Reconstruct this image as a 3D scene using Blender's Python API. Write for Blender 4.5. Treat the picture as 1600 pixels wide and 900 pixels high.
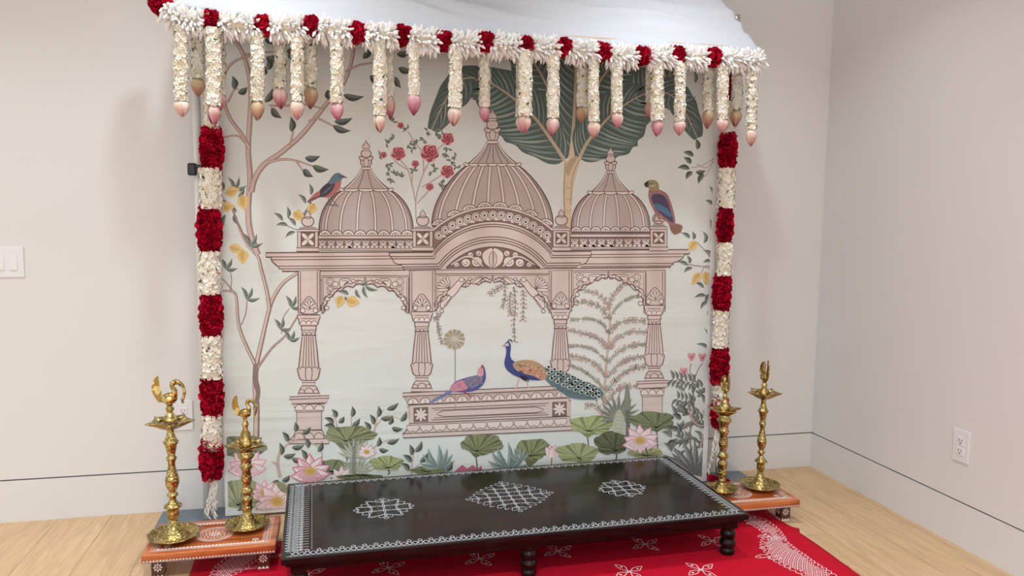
import bpy, bmesh, math, random
from mathutils import Vector, Matrix, noise
PI = math.pi
for o in list(bpy.data.objects):
    bpy.data.objects.remove(o, do_unlink=True)
scene = bpy.context.scene
COL = scene.collection
rnd = random.Random(7)

# ------------------------------------------------------------------ camera
# room frame: back wall Y=0, right wall X=0, floor Z=0, metres
FPX = 1205.92
YAW, PITCH, ROLL = .22799565, .0995705, .0120310
CAM = Vector((-2.33324, -3.35093, 1.26417))
_f = Vector((math.sin(YAW)*math.cos(PITCH), math.cos(YAW)*math.cos(PITCH), -math.sin(PITCH)))
_r0 = Vector((math.cos(YAW), -math.sin(YAW), 0))
_u0 = _r0.cross(_f)
_r = math.cos(ROLL)*_r0 + math.sin(ROLL)*_u0
_u = -math.sin(ROLL)*_r0 + math.cos(ROLL)*_u0
cd = bpy.data.cameras.new('camera')
cam = bpy.data.objects.new('camera', cd)
COL.objects.link(cam)
cam.matrix_world = Matrix(((_r.x, _u.x, -_f.x, CAM.x), (_r.y, _u.y, -_f.y, CAM.y), (_r.z, _u.z, -_f.z, CAM.z), (0, 0, 0, 1)))
cd.sensor_width = 36; cd.lens = FPX/1600*36; cd.clip_start = .05; cd.clip_end = 100
scene.camera = cam

def ray(px, py):
    return (px-800)/FPX*_r - (py-450)/FPX*_u + _f
def on_y(px, py, y):            # measured point of the photograph on the upright plane Y=y
    d = ray(px, py); return CAM + d*((y-CAM.y)/d.y)
def on_z(px, py, z):            # ... on the level plane Z=z
    d = ray(px, py); return CAM + d*((z-CAM.z)/d.z)
def on_x(px, py, x):
    d = ray(px, py); return CAM + d*((x-CAM.x)/d.x)

# ------------------------------------------------------------------ world, lamps, exposure
w = bpy.data.worlds.new('world'); scene.world = w; w.use_nodes = True
w.node_tree.nodes['Background'].inputs[0].default_value = (.94, .975, 1.0, 1)
w.node_tree.nodes['Background'].inputs[1].default_value = .74
scene.view_settings.view_transform = 'Standard'
scene.view_settings.look = 'None'
scene.view_settings.gamma = 1.0
scene.view_settings.use_curve_mapping = False
scene.view_settings.exposure = 0.2
CEIL = 2.75
# recessed ceiling downlights: x, y, watts
DOWN = [(-2.62, -.86, 6.2), (-1.02, -.86, 5.6), (-4.0, -1.2, 7), (-2.62, -2.5, 11), (-1.0, -2.5, 10), (-4.0, -2.6, 10), (-2.4, -4.2, 11), (-.7, -4.2, 10)]
for (x, y, p) in DOWN:
    ld = bpy.data.lights.new('downlight', 'AREA'); ld.shape = 'DISK'; ld.size = .13; ld.energy = p
    ld.color = (.92, .975, 1.0); ld.spread = math.radians(118)
    lo = bpy.data.objects.new('downlight', ld); COL.objects.link(lo)
    lo.location = (x, y, CEIL-.012)
# unseen fill panel added behind the viewer to brighten the room softly
ld = bpy.data.lights.new('rear_fill_light', 'AREA'); ld.shape = 'RECTANGLE'; ld.size = 3.2; ld.size_y = 1.9; ld.energy = 26; ld.color = (.93, .97, 1)
lo = bpy.data.objects.new('rear_fill_light', ld); COL.objects.link(lo)
lo.location = (-2.9, -5.9, 1.45); lo.rotation_euler = (PI/2, 0, 0)

# ------------------------------------------------------------------ helpers
def srgb(c):
    o = []
    for v in c[:3]:
        v = v/255
        o.append(v/12.92 if v <= .04045 else ((v+.055)/1.055)**2.4)
    return o
def C(r, g, b, k=1.0):
    return tuple(min(.95, v*k) for v in srgb((r, g, b)))+(1,)
def mat(name, col, rough=.5, metal=0, spec=.5, bump=None, coat=0, var=None):
    m = bpy.data.materials.new(name); m.use_nodes = True
    nt = m.node_tree; b = nt.nodes['Principled BSDF']
    b.inputs['Base Color'].default_value = col; b.inputs['Roughness'].default_value = rough
    b.inputs['Metallic'].default_value = metal; b.inputs['Specular IOR Level'].default_value = spec
    b.inputs['Coat Weight'].default_value = coat
    tc = nt.nodes.new('ShaderNodeTexCoord')
    if bump:
        n = nt.nodes.new('ShaderNodeTexNoise'); n.inputs['Scale'].default_value = bump[0]; n.inputs['Detail'].default_value = 4
        bp = nt.nodes.new('ShaderNodeBump'); bp.inputs['Strength'].default_value = bump[1]; bp.inputs['Distance'].default_value = bump[2]
        nt.links.new(tc.outputs['Object'], n.inputs['Vector']); nt.links.new(n.outputs['Fac'], bp.inputs['Height']); nt.links.new(bp.outputs[0], b.inputs['Normal'])
    if var:
        n = nt.nodes.new('ShaderNodeTexNoise'); n.inputs['Scale'].default_value = var[0]; n.inputs['Detail'].default_value = 3
        r = nt.nodes.new('ShaderNodeValToRGB'); r.color_ramp.elements[0].position = .35; r.color_ramp.elements[1].position = .65
        r.color_ramp.elements[0].color = col; r.color_ramp.elements[1].color = var[1]
        nt.links.new(tc.outputs['Object'], n.inputs['Vector']); nt.links.new(n.outputs['Fac'], r.inputs[0]); nt.links.new(r.outputs[0], b.inputs['Base Color'])
    return m
def tag(o, label, cat, group=None, kind=None):
    if label: o['label'] = label
    if cat: o['category'] = cat
    if group: o['group'] = group
    if kind: o['kind'] = kind
    return o
def thing(name, label, cat, loc=(0, 0, 0), rz=0, group=None):
    o = bpy.data.objects.new(name, None); o.empty_display_size = .05; COL.objects.link(o)
    o.location = loc; o.rotation_euler = (0, 0, rz)
    return tag(o, label, cat, group)
class MB:
    """collects geometry for one mesh"""
    def __init__(s): s.v = []; s.f = []; s.m = []; s.sm = []
    def add(s, vs, fs, mi=0, smooth=True, M=None):
        k = len(s.v)
        if M is not None: vs = [M @ Vector(v) for v in vs]
        s.v += [tuple(v) for v in vs]
        for f in fs: s.f.append([i+k for i in f]); s.m.append(mi); s.sm.append(smooth)
    def box(s, a, b, mi=0, M=None, bev=0):
        x0, y0, z0 = a; x1, y1, z1 = b
        if bev:
            c = bev
            bm = bmesh.new(); bmesh.ops.create_cube(bm, size=1)
            bmesh.ops.scale(bm, vec=(x1-x0, y1-y0, z1-z0), verts=bm.verts)
            bmesh.ops.translate(bm, vec=((x0+x1)/2, (y0+y1)/2, (z0+z1)/2), verts=bm.verts)
            bmesh.ops.bevel(bm, geom=list(bm.edges), offset=c, segments=2, affect='EDGES', profile=.5)
            bm.verts.index_update()
            s.add([v.co.copy() for v in bm.verts], [[v.index for v in f.verts] for f in bm.faces], mi, False, M); bm.free(); return
        vs = [(x0, y0, z0), (x1, y0, z0), (x1, y1, z0), (x0, y1, z0), (x0, y0, z1), (x1, y0, z1), (x1, y1, z1), (x0, y1, z1)]
        s.add(vs, [(0, 3, 2, 1), (4, 5, 6, 7), (0, 1, 5, 4), (1, 2, 6, 5), (2, 3, 7, 6), (3, 0, 4, 7)], mi, False, M)
    def lathe(s, prof, n=24, mi=0, M=None, rf=None):
        """prof: (r,z) bottom to top; rf(theta,k) radius factor"""
        vs = []; fs = []
        for k, (r, z) in enumerate(prof):
            for i in range(n):
                t = 2*PI*i/n; q = rf(t, k) if rf else 1
                vs.append((r*q*math.cos(t), r*q*math.sin(t), z))
        for k in range(len(prof)-1):
            for i in range(n):
                j = (i+1) % n
                fs.append((k*n+i, k*n+j, (k+1)*n+j, (k+1)*n+i))
        fs.append(list(range(n))[::-1]); fs.append([(len(prof)-1)*n+i for i in range(n)])
        s.add(vs, fs, mi, True, M)
    def tube(s, pts, rad, n=8, mi=0, M=None, flat=1.0):
        pts = [Vector(p) for p in pts]; K = len(pts)
        if not hasattr(rad, '__len__'): rad = [rad]*K
        vs = []; fs = []; prev = None
        for k, p in enumerate(pts):
            t = (pts[min(k+1, K-1)]-pts[max(k-1, 0)]).normalized()
            if prev is None:
                a = Vector((0, 0, 1)) if abs(t.z) < .9 else Vector((1, 0, 0)); nx = t.cross(a).normalized()
            else: nx = (prev-t*prev.dot(t)).normalized()
            prev = nx; ny = t.cross(nx)
            for i in range(n):
                q = 2*PI*i/n
                vs.append(p+nx*(rad[k]*math.cos(q))+ny*(rad[k]*flat*math.sin(q)))
        for k in range(K-1):
            for i in range(n):
                j = (i+1) % n
                fs.append((k*n+i, k*n+j, (k+1)*n+j, (k+1)*n+i))
        fs.append(list(range(n))[::-1]); fs.append([(K-1)*n+i for i in range(n)])
        s.add(vs, fs, mi, True, M)
    def ball(s, c, r, n=10, mi=0, M=None):
        prof = [(math.sin(PI*k/n)*1.0, -math.cos(PI*k/n)) for k in range(n+1)]
        prof[0] = (.02, -1); prof[-1] = (.02, 1)
        rr = r if hasattr(r, '__len__') else (r, r, r)
        T = Matrix.Translation(c) @ Matrix.Diagonal((rr[0], rr[1], rr[2], 1))
        s.lathe(prof, n+2, mi, (M @ T) if M is not None else T)
    def build(s, name, mats, parent=None):
        me = bpy.data.meshes.new(name); me.from_pydata(s.v, [], s.f)
        if not isinstance(mats, (list, tuple)): mats = [mats]
        for m in mats: me.materials.append(m)
        me.polygons.foreach_set('material_index', s.m); me.polygons.foreach_set('use_smooth', s.sm)
        me.update()
        o = bpy.data.objects.new(name, me); COL.objects.link(o)
        if parent: o.parent = parent
        return o
def cr(pts, closed=False, n=6):
    """Catmull-Rom through 2-D/3-D points"""
    P = [tuple(p) for p in pts]; K = len(P); out = []
    if K < 3: return P
    rng = range(K) if closed else range(K-1)
    for i in rng:
        g = (lambda j: P[j % K]) if closed else (lambda j: P[max(0, min(K-1, j))])
        a, b, c, d = g(i-1), g(i), g(i+1), g(i+2)
        for k in range(n):
            t = k/n
            out.append(tuple(.5*((2*b[q])+(-a[q]+c[q])*t+(2*a[q]-5*b[q]+4*c[q]-d[q])*t*t+(-a[q]+3*b[q]-3*c[q]+d[q])*t**3) for q in range(len(b))))
    if not closed: out.append(P[-1])
    return out

# ------------------------------------------------------------------ the room
def wall_mat(name, col):
    return mat(name, col, .62, bump=(180, .05, .001))
M_wall = wall_mat('painted_wall', C(229, 230, 230))
M_base = wall_mat('painted_baseboard', C(229, 229, 229))
M_gap = mat('shadow_gap', C(90, 90, 92), .7)
# oak floor planks running towards the back wall
M_floor = bpy.data.materials.new('oak_planks'); M_floor.use_nodes = True
nt = M_floor.node_tree; bs = nt.nodes['Principled BSDF']; N = nt.nodes.new; Lk = nt.links.new
tc = N('ShaderNodeTexCoord'); sep = N('ShaderNodeSeparateXYZ'); com = N('ShaderNodeCombineXYZ')
Lk(tc.outputs['Object'], sep.inputs[0])
ax = N('ShaderNodeMath'); ax.operation = 'ADD'; ax.inputs[1].default_value = .03; Lk(sep.outputs['X'], ax.inputs[0])
Lk(sep.outputs['Y'], com.inputs['X']); Lk(ax.outputs[0], com.inputs['Y'])
br = N('ShaderNodeTexBrick'); Lk(com.outputs[0], br.inputs['Vector'])
br.inputs['Scale'].default_value = 1; br.inputs['Brick Width'].default_value = 2.03; br.inputs['Row Height'].default_value = .2
br.inputs['Mortar Size'].default_value = .0012; br.inputs['Mortar Smooth'].default_value = .2; br.offset = .37; br.offset_frequency = 3
br.inputs['Color1'].default_value = C(224, 192, 152); br.inputs['Color2'].default_value = C(212, 180, 140); br.inputs['Mortar'].default_value = C(150, 118, 84)
mp = N('ShaderNodeMapping'); mp.inputs['Scale'].default_value = (9, 1.1, 9); Lk(tc.outputs['Object'], mp.inputs[0])
n1 = N('ShaderNodeTexNoise'); n1.inputs['Scale'].default_value = 3.2; n1.inputs['Detail'].default_value = 6; n1.inputs['Distortion'].default_value = 1.4; Lk(mp.outputs[0], n1.inputs['Vector'])
wv = N('ShaderNodeTexNoise'); wv.inputs['Scale'].default_value = 14; wv.inputs['Detail'].default_value = 5
mp2 = N('ShaderNodeMapping'); mp2.inputs['Scale'].default_value = (7, .35, 7); Lk(tc.outputs['Object'], mp2.inputs[0]); Lk(mp2.outputs[0], wv.inputs['Vector'])
rp = N('ShaderNodeValToRGB'); rp.color_ramp.elements[0].position = .3; rp.color_ramp.elements[0].color = (.84, .81, .78, 1); rp.color_ramp.elements[1].position = .62; rp.color_ramp.elements[1].color = (1.05, 1.05, 1.05, 1)
Lk(n1.outputs['Fac'], rp.inputs[0])
rp2 = N('ShaderNodeValToRGB'); rp2.color_ramp.elements[0].position = .35; rp2.color_ramp.elements[0].color = (.88, .86, .84, 1); rp2.color_ramp.elements[1].position = .6
Lk(wv.outputs['Fac'], rp2.inputs[0])
mx = N('ShaderNodeMix'); mx.data_type = 'RGBA'; mx.blend_type = 'MULTIPLY'; mx.inputs[0].default_value = .8
Lk(br.outputs['Color'], mx.inputs[6]); Lk(rp.outputs[0], mx.inputs[7])
mx2 = N('ShaderNodeMix'); mx2.data_type = 'RGBA'; mx2.blend_type = 'MULTIPLY'; mx2.inputs[0].default_value = .8
Lk(mx.outputs[2], mx2.inputs[6]); Lk(rp2.outputs[0], mx2.inputs[7])
Lk(mx2.outputs[2], bs.inputs['Base Color']); bs.inputs['Roughness'].default_value = .42; bs.inputs['Specular IOR Level'].default_value = .35
bp = N('ShaderNodeBump'); bp.inputs['Strength'].default_value = .12; bp.inputs['Distance'].default_value = .002; Lk(wv.outputs['Fac'], bp.inputs['Height']); Lk(bp.outputs[0], bs.inputs['Normal'])

X0, Y0 = -6.2, -6.2
def struct(name, mb, m):
    o = mb.build(name, m); o['kind'] = 'structure'; return o
m_ = MB(); m_.box((X0, Y0, -.06), (.1, .1, 0)); struct('floor', m_, M_floor)
m_ = MB(); m_.box((X0, Y0, CEIL), (.1, .1, CEIL+.06)); struct('ceiling', m_, M_wall)
BH = .17
m_ = MB(); m_.box((X0, 0, BH+.006), (0, .1, CEIL)); m_.box((X0, .006, 0), (0, .1, BH+.006), 1); struct('wall_back', m_, [M_wall, M_gap])
m_ = MB(); m_.box((X0, 0, 0), (0, .012, BH)); struct('baseboard_back', m_, M_base)
m_ = MB(); m_.box((0, Y0, BH+.006), (.1, .1, CEIL)); m_.box((.006, Y0, 0), (.1, .1, BH+.006), 1); struct('wall_right', m_, [M_wall, M_gap])
m_ = MB(); m_.box((0, Y0, 0), (.012, 0, BH)); struct('baseboard_right', m_, M_base)

# ceiling downlight trims (the lamps themselves are set at the top of the script)
# switch plate and outlets
M_plate = mat('white_plastic', C(236, 237, 242), .3)
M_slot = mat('outlet_slot', C(40, 40, 42), .5)
def outlet(loc, rz, label):
    t = thing('wall_outlet', label, 'outlet', loc, rz)
    b = MB(); b.box((-.038, -.006, -.062), (.038, 0, .062), bev=.002); b.build('cover_plate', M_plate, t)
    for s in (-1, 1):
        b = MB(); b.box((-.0165, -.0085, s*.0195-.016), (.0165, -.006, s*.0195+.016), bev=.001)
        b.box((-.0075, -.0089, s*.0195-.001), (-.0055, -.0084, s*.0195+.008), 1); b.box((.0055, -.0089, s*.0195-.001), (.0075, -.0084, s*.0195+.007), 1)
        b.tube([(0, -.0084, s*.0195-.008), (0, -.009, s*.0195-.008)], .0028, 10, 1)
        b.build('socket', [M_plate, M_slot], t)
    return t
p = on_y(284, 649, 0); outlet((p.x+.006, 0, p.z), 0, 'white duplex outlet on the back wall behind the tall left brass lamp')
p = on_x(1503, 697, 0); outlet((0, p.y, p.z), -PI/2, 'white duplex outlet alone on the right wall above the baseboard')
p = on_y(38, 409, 0)
t = thing('light_switch_plate', 'white wall switch plate with rocker switches at the left edge of the picture', 'light switch', (p.x-.0825, 0, p.z))
b = MB(); b.box((-.0825, -.006, -.06), (.0825, 0, .06), bev=.002); b.build('cover_plate', M_plate, t)
for k in (-1, 0, 1):
    b = MB(); x = k*.046
    vs = [(x-.0145, -.006, -.031), (x+.0145, -.006, -.031), (x+.0145, -.006, .031), (x-.0145, -.006, .031), (x-.0145, -.0105, -.031), (x+.0145, -.0105, -.031), (x+.0145, -.0065, .031), (x-.0145, -.0065, .031)]
    b.add(vs, [(0, 1, 5, 4), (1, 2, 6, 5), (2, 3, 7, 6), (3, 0, 4, 7), (4, 5, 6, 7)], 0, False); b.build('rocker_switch', M_plate, t)
# ------------------------------------------------------------------ printed backdrop cloth
BY = -.13                      # the cloth hangs on this upright plane
AK = 1.0
class Print:
    """flat printed shapes, traced from the photograph onto the cloth plane"""
    def __init__(s): s.v = []; s.f = []; s.c = []; s.L = 0; s.auto = True; s.step = 1.0e-5; s.box = None; s.g = []
    def P(s, x, y): q = on_y(x, y, BY); return (q.x, q.z)
    def nl(s, k=1): s.L += k
    def face(s, pts, c):
        if s.box:
            x0, x1, z0, z1 = s.box
            for ax, lim, sg in ((0, x0, 1), (0, x1, -1), (1, z0, 1), (1, z1, -1)):   # keep the print on the cloth
                out = []
                for i in range(len(pts)):
                    a, b = pts[i-1], pts[i]; ia, ib = sg*(a[ax]-lim) >= 0, sg*(b[ax]-lim) >= 0
                    if ia != ib:
                        t = (lim-a[ax])/(b[ax]-a[ax]); out.append((a[0]+(b[0]-a[0])*t, a[1]+(b[1]-a[1])*t))
                    if ib: out.append(b)
                pts = out
                if len(pts) < 3: return
        k = len(s.v); s.g.append(s.L)
        s.v += [(x, 0, z) for x, z in pts]; s.f.append(list(range(k, k+len(pts)))); lu = .3*c[0]+.59*c[1]+.11*c[2]; s.c.append(C(*[v*.76+lu*.24 for v in c], k=AK))
    def fill(s, pts, c, sm=0):
        if sm: pts = cr(pts, True, sm)
        if s.auto: s.nl()
        s.face([s.P(*p) for p in pts], c)
    def line(s, pts, w, c, sm=0, closed=False, taper=False, w1=None):
        """ribbon; w in photo pixels"""
        if sm: pts = cr(pts, closed, sm)
        pts = list(pts)
        if closed: pts.append(pts[0])
        if s.auto: s.nl()
        q = [s.P(*p) for p in pts]; K = len(q); h0 = w/365*.5; L = []; R = []
        for i in range(K):
            if closed and i in (0, K-1): a, b = q[K-2], q[1]
            else: a, b = q[max(0, i-1)], q[min(K-1, i+1)]
            dx, dz = b[0]-a[0], b[1]-a[1]; l = math.hypot(dx, dz) or 1
            h = h0
            if w1 is not None: h = (w+(w1-w)*i/max(1, K-1))/365*.5
            if taper: h = h0*max(.15, math.sin(PI*min(1, max(0, i/(K-1)))))
            L.append((q[i][0]-dz/l*h, q[i][1]+dx/l*h)); R.append((q[i][0]+dz/l*h, q[i][1]-dx/l*h))
        for i in range(K-1):
            s.face([L[i], R[i], R[i+1], L[i+1]], c)
    def ol(s, pts, c, sm=0, w=1.3, lc=(112, 84, 78)):
        s.fill(pts, c, sm); s.line(pts, w, lc, sm, True)
pr = Print()
BR = (112, 84, 78); ST = (224, 207, 200); STL = (236, 224, 218); STD = (196, 180, 176); BG = (223, 235, 232)

def mir(pts, cx): return [(2*cx-x, y) for x, y in reversed(pts)]
def sym(half, cx): return list(half)+mir(half, cx)
def ell(cx, cy, a, b, n=18, rot=0, t0=0, t1=2*PI):
    o = []
    full = abs(t1-t0-2*PI) < 1e-6
    m = n if full else n+1
    for i in range(m):
        t = t0+(t1-t0)*i/n; x, y = a*math.cos(t), b*math.sin(t)
        o.append((cx+x*math.cos(rot)-y*math.sin(rot), cy+x*math.sin(rot)+y*math.cos(rot)))
    return o
def leaf(x, y, ang, ln, wd, c, c2=None, curve=.12):
    """ang in degrees, 0 = right, 90 = up; x,y = stem end"""
    a = math.radians(ang); ux, uy = math.cos(a), -math.sin(a); nx, ny = -uy, ux
    up = []; lo = []; mid = []
    for i in range(9):
        t = i/8; h = wd*math.sin(PI*t**.8)*(1-.25*t); b = curve*ln*math.sin(PI*t)
        px, py = x+ux*ln*t+nx*b, y+uy*ln*t+ny*b
        up.append((px+nx*h*.5, py+ny*h*.5)); lo.append((px-nx*h*.5, py-ny*h*.5)); mid.append((px, py))
    pr.fill(up+lo[-2:0:-1], c)
    if c2: pr.fill(mid+lo[-2:0:-1], c2)
def sprig(x, y, x1, y1, n, ll, lw, c, c2, stem, sw=.8, spread=38, tip=True):
    """a twig with paired leaves"""
    pr.line([(x, y), ((x+x1)/2+(y1-y)*.06, (y+y1)/2), (x1, y1)], sw, stem, 4)
    ang = math.degrees(math.atan2(-(y1-y), x1-x))
    for i in range(n):
        t = (i+1)/(n+(.6 if tip else 0)); px, py = x+(x1-x)*t, y+(y1-y)*t
        leaf(px, py, ang+spread*(1 if i % 2 else -1)+rnd.uniform(-6, 6), ll, lw, c, c2)
        if n > 2: leaf(px-(x1-x)*.06, py-(y1-y)*.06, ang-spread*(1 if i % 2 else -1), ll*.85, lw*.9, c, c2)
    if tip: leaf(x1, y1, ang, ll, lw, c, c2)

# cloth and printed ground
g = [(on_y(339, 300, BY).x, 0), (on_y(1121, 300, BY).x, 0)]
BX0, BX1, BZ1 = g[0][0], g[1][0], 2.02
E1 = (338, 0)
pr.face([(BX0, .012), (BX1, .012), (BX1, BZ1), (BX0, BZ1)], (238, 238, 238))
pr.nl()
pr.face([(BX0+.012, .03), (BX1-.024, .03), (BX1-.024, BZ1), (BX0+.012, BZ1)], BG)
pr.nl()
pr.box = (BX0+.012, BX1-.024, .03, BZ1)
# ---- flowering tree on the left
TW, TD = (214, 190, 180), (172, 142, 134)
def trunk(pts, w, w1=None, c=TW, d=TD):
    w1 = w if w1 is None else w1
    pr.line(pts, w+1.2, d, 5, w1=w1+.8); pr.line([(x-.12*w, y) for x, y in pts], w*.62, c, 5, w1=w1*.6)
trunk([(400, 700), (401, 640), (399, 600), (400, 566)], 8, 7, (222, 196, 182), (150, 124, 118))
pr.fill([(395, 640), (404, 628), (407, 610), (403, 590), (405, 570), (396, 566), (396, 600), (400, 615)], (150, 124, 118), 3)
TB = (150, 124, 118)
trunk([(401, 568), (408, 537), (419, 490), (427, 466), (443, 442), (466, 426)], 6, 4, (222, 198, 186), TB)
trunk([(421, 482), (417, 455), (408, 420), (403, 401), (388, 385), (376, 362), (368, 338)], 5, 2, (222, 198, 186), TB)
trunk([(398, 568), (379, 527), (372, 500), (369, 463), (360, 455), (341, 455)], 4.5, 2, (222, 198, 186), TB)
trunk([(368, 461), (357, 446), (346, 434)], 2, 1.5)
trunk([(403, 574), (424, 545), (446, 524), (466, 492)], 3, 1.6, (200, 170, 160), TB)
trunk([(403, 398), (391, 362), (388, 325), (391, 280), (388, 233), (391, 180), (392, 140), (385, 100), (372, 70), (352, 50)], 8, 5)
trunk([(393, 300), (398, 280), (412, 258), (440, 238), (470, 212), (490, 188), (512, 160), (534, 135), (547, 105), (553, 70), (551, 40)], 7.5, 4)
trunk([(418, 254), (440, 249), (462, 251), (489, 260)], 3.4, 1.4)
trunk([(462, 251), (470, 262), (474, 270)], 1.6, 1)
trunk([(390, 232), (377, 209), (358, 182), (350, 152), (352, 114), (368, 95), (392, 87)], 5, 2.4)
trunk([(384, 224), (370, 212), (348, 215)], 2.4, 1.4)
trunk([(452, 228), (458, 205), (455, 185)], 2, 1.2); trunk([(482, 190), (495, 185), (513, 193), (522, 198)], 2.6, 1.4)
trunk([(420, 165), (450, 165), (474, 163), (505, 170)], 2, 1.4); trunk([(356, 160), (365, 142), (372, 138)], 2, 1)
trunk([(540, 112), (560, 102), (585, 98)], 2.6, 1.4); trunk([(380, 85), (410, 82), (440, 80)], 2, 1.2)
DL, DL2 = (74, 86, 86), (112, 124, 116)
for (x, y, a, l) in [(476, 247, 8, 25), (488, 259, -12, 27), (474, 264, -38, 20), (455, 206, 92, 24), (522, 190, 12, 30), (520, 196, -16, 30),
                     (536, 148, -4, 34), (366, 140, 98, 22), (372, 146, 35, 18), (409, 120, 80, 20), (420, 110, 95, 22), (414, 160, 62, 26), (424, 168, -45, 24),
                     (447, 80, 8, 22), (413, 62, 5, 22), (415, 90, -5, 20), (500, 60, 60, 16), (540, 70, 95, 24), (567, 92, 62, 24), (586, 95, 70, 22), (620, 85, 15, 22), (622, 106, -10, 24),
                     (355, 45, 75, 22), (617, 120, -60, 20), (432, 100, 120, 16), (452, 92, 80, 16), (512, 140, -70, 20), (578, 118, -30, 22), (560, 70, 160, 20)]:
    leaf(x, y, a, l, 12, DL, DL2)
LG, LG2 = (96, 112, 104), (140, 156, 146)
for (x, y, n, d) in [(390, 384, 3, 22), (385, 468, 3, 22), (454, 480, 3, 20), (352, 420, 3, 20), (437, 514, 3, 18), (365, 296, 3, 22), (452, 532, 3, 18)]:
    for k in range(3): leaf(x, y, 120-55*k+rnd.uniform(-8, 8), d, 7, LG, LG2)
for (x, y, a) in [(370, 332, 150), (372, 320, 20), (366, 334, -70), (352, 335, -95), (349, 298, 110), (372, 308, 60), (442, 345, 140), (450, 341, 95), (450, 352, 180), (462, 353, 135), (462, 362, 210), (468, 345, 100), (472, 338, 60), (482, 330, 85), (486, 305, 100), (478, 318, 130)]:
    leaf(x, y, a, 19, 7, LG, LG2)
trunk([(349, 312), (362, 325), (370, 345), (384, 375)], 1.6, 2.2, (170, 140, 130), (150, 124, 118))
pr.line([(360, 455), (362, 438), (360, 424)], 1.2, TB); pr.line([(377, 508), (384, 490), (386, 470)], 1.4, TB, 4); pr.line([(440, 522), (441, 500), (452, 482)], 1.2, TB, 4); pr.line([(446, 352), (470, 362)], 1.2, TB)
YE, YE2 = (238, 204, 118), (222, 182, 96)
def lemon(x, y, a, l=20, wd=15):
    leaf(x, y, a, l, wd*1.15, YE, None, .0); leaf(x, y, a, l*.8, wd*.5, YE2, None, .06)
for q in [(352, 302, 15, 24, 17), (378, 304, -80, 26, 18), (346, 324, 5, 22, 16), (358, 386, -12, 24, 15), (379, 390, -88, 24, 18), (458, 332, -30, 22, 16), (492, 318, -120, 22, 15)]:
    lemon(q[0], q[1], q[2], q[3], q[4])

# ---- broad leaved palm behind the centre dome
PD, PM, PL = (92, 118, 112), (128, 156, 148), (206, 186, 154)
def bigleaf(mid, wl, wr, veins=16, c=PD, cv=PM, mw=5):
    M = cr(mid, False, 8); K = len(M)
    def nrm(i):
        a, b = M[max(0, i-1)], M[min(K-1, i+1)]; dx, dy = b[0]-a[0], b[1]-a[1]; l = math.hypot(dx, dy) or 1
        return dy/l, -dx/l, dx/l, dy/l
    def prof(t): return max(.02, math.sin(PI*min(1, t*.93+.02))**.62)
    Lp = []; Rp = []
    for i, (x, y) in enumerate(M):
        t = i/(K-1); nx, ny, tx, ty = nrm(i); h = prof(t); wv_ = 1+.035*math.sin(t*37)
        Lp.append((x+nx*wl*h*wv_, y+ny*wl*h*wv_)); Rp.append((x-nx*wr*h*wv_, y-ny*wr*h*wv_))
    pr.fill(Lp+Rp[::-1], c)
    pr.nl(); pr.auto = False
    for s_, wd in ((1, wl), (-1, wr)):
        for v in range(veins):
            t = (v+.5)/veins*.9; i = int(t*(K-1)); x, y = M[i]; nx, ny, tx, ty = nrm(i)
            e = min(K-1, i+int(.2*K)); h = prof(e/(K-1))*.93
            x2, y2 = M[e]; n2x, n2y, _, _ = nrm(e)
            ex, ey = x2+s_*n2x*wd*h, y2+s_*n2y*wd*h
            mx_, my_ = (x+ex)/2+tx*-3+s_*nx*2, (y+ey)/2+ty*-3+s_*ny*2
            pr.line([(x, y), (mx_, my_), (ex, ey)], max(1.2, wd/veins*1.15), cv if v % 3 else (156, 178, 168), 3, taper=True)
            pr.line([(x+tx*4, y+ty*4), (mx_+tx*4, my_+ty*4), (ex+tx*3, ey+ty*3)], .9, (68, 88, 86), 3, taper=True)
    pr.auto = True
    pr.line(mid, mw, PL, 8, w1=1.2)
bigleaf([(930, 200), (975, 190), (1010, 160), (1040, 128), (1055, 90)], 50, 26, 14, mw=3)
bigleaf([(880, 225), (868, 170), (850, 125), (826, 86), (800, 60)], 40, 42, 14)
bigleaf([(905, 225), (922, 160), (942, 120), (966, 96), (1000, 70)], 44, 40, 14)
bigleaf([(893, 236), (897, 180), (899, 130), (899, 90), (902, 40)], 34, 36, 14, mw=6)
bigleaf([(1000, 150), (1022, 142), (1050, 150), (1070, 175), (1090, 216)], 26, 20, 12, mw=2.4)
bigleaf([(800, 150), (772, 132), (728, 122), (700, 150), (674, 203)], 34, 20, 14, mw=2.6)
bigleaf([(882, 250), (858, 214), (832, 180), (800, 152), (770, 132), (742, 124)], 60, 36, 18, mw=6)
bigleaf([(905, 248), (918, 222), (938, 198), (957, 178), (985, 158), (1012, 144)], 36, 62, 16, mw=6)
# palm trunk
pr.fill([(881, 250), (882, 300), (884, 345), (883, 372), (893, 372), (893, 330), (896, 290), (908, 245), (899, 250), (893, 210), (888, 252)], (226, 206, 168), 2)
pr.line([(884, 255), (881, 300), (884, 360)], 2.6, (196, 170, 132), 4); pr.line([(906, 248), (895, 275), (892, 320)], 2, (196, 170, 132), 4)
pr.fill([(884, 264), (890, 250), (903, 244), (894, 262), (888, 275)], (200, 172, 134), 3)
for y in (292, 310, 328): pr.line([(883, y), (889, y+2), (893, y-1)], .9, (186, 158, 118), 3)

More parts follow.
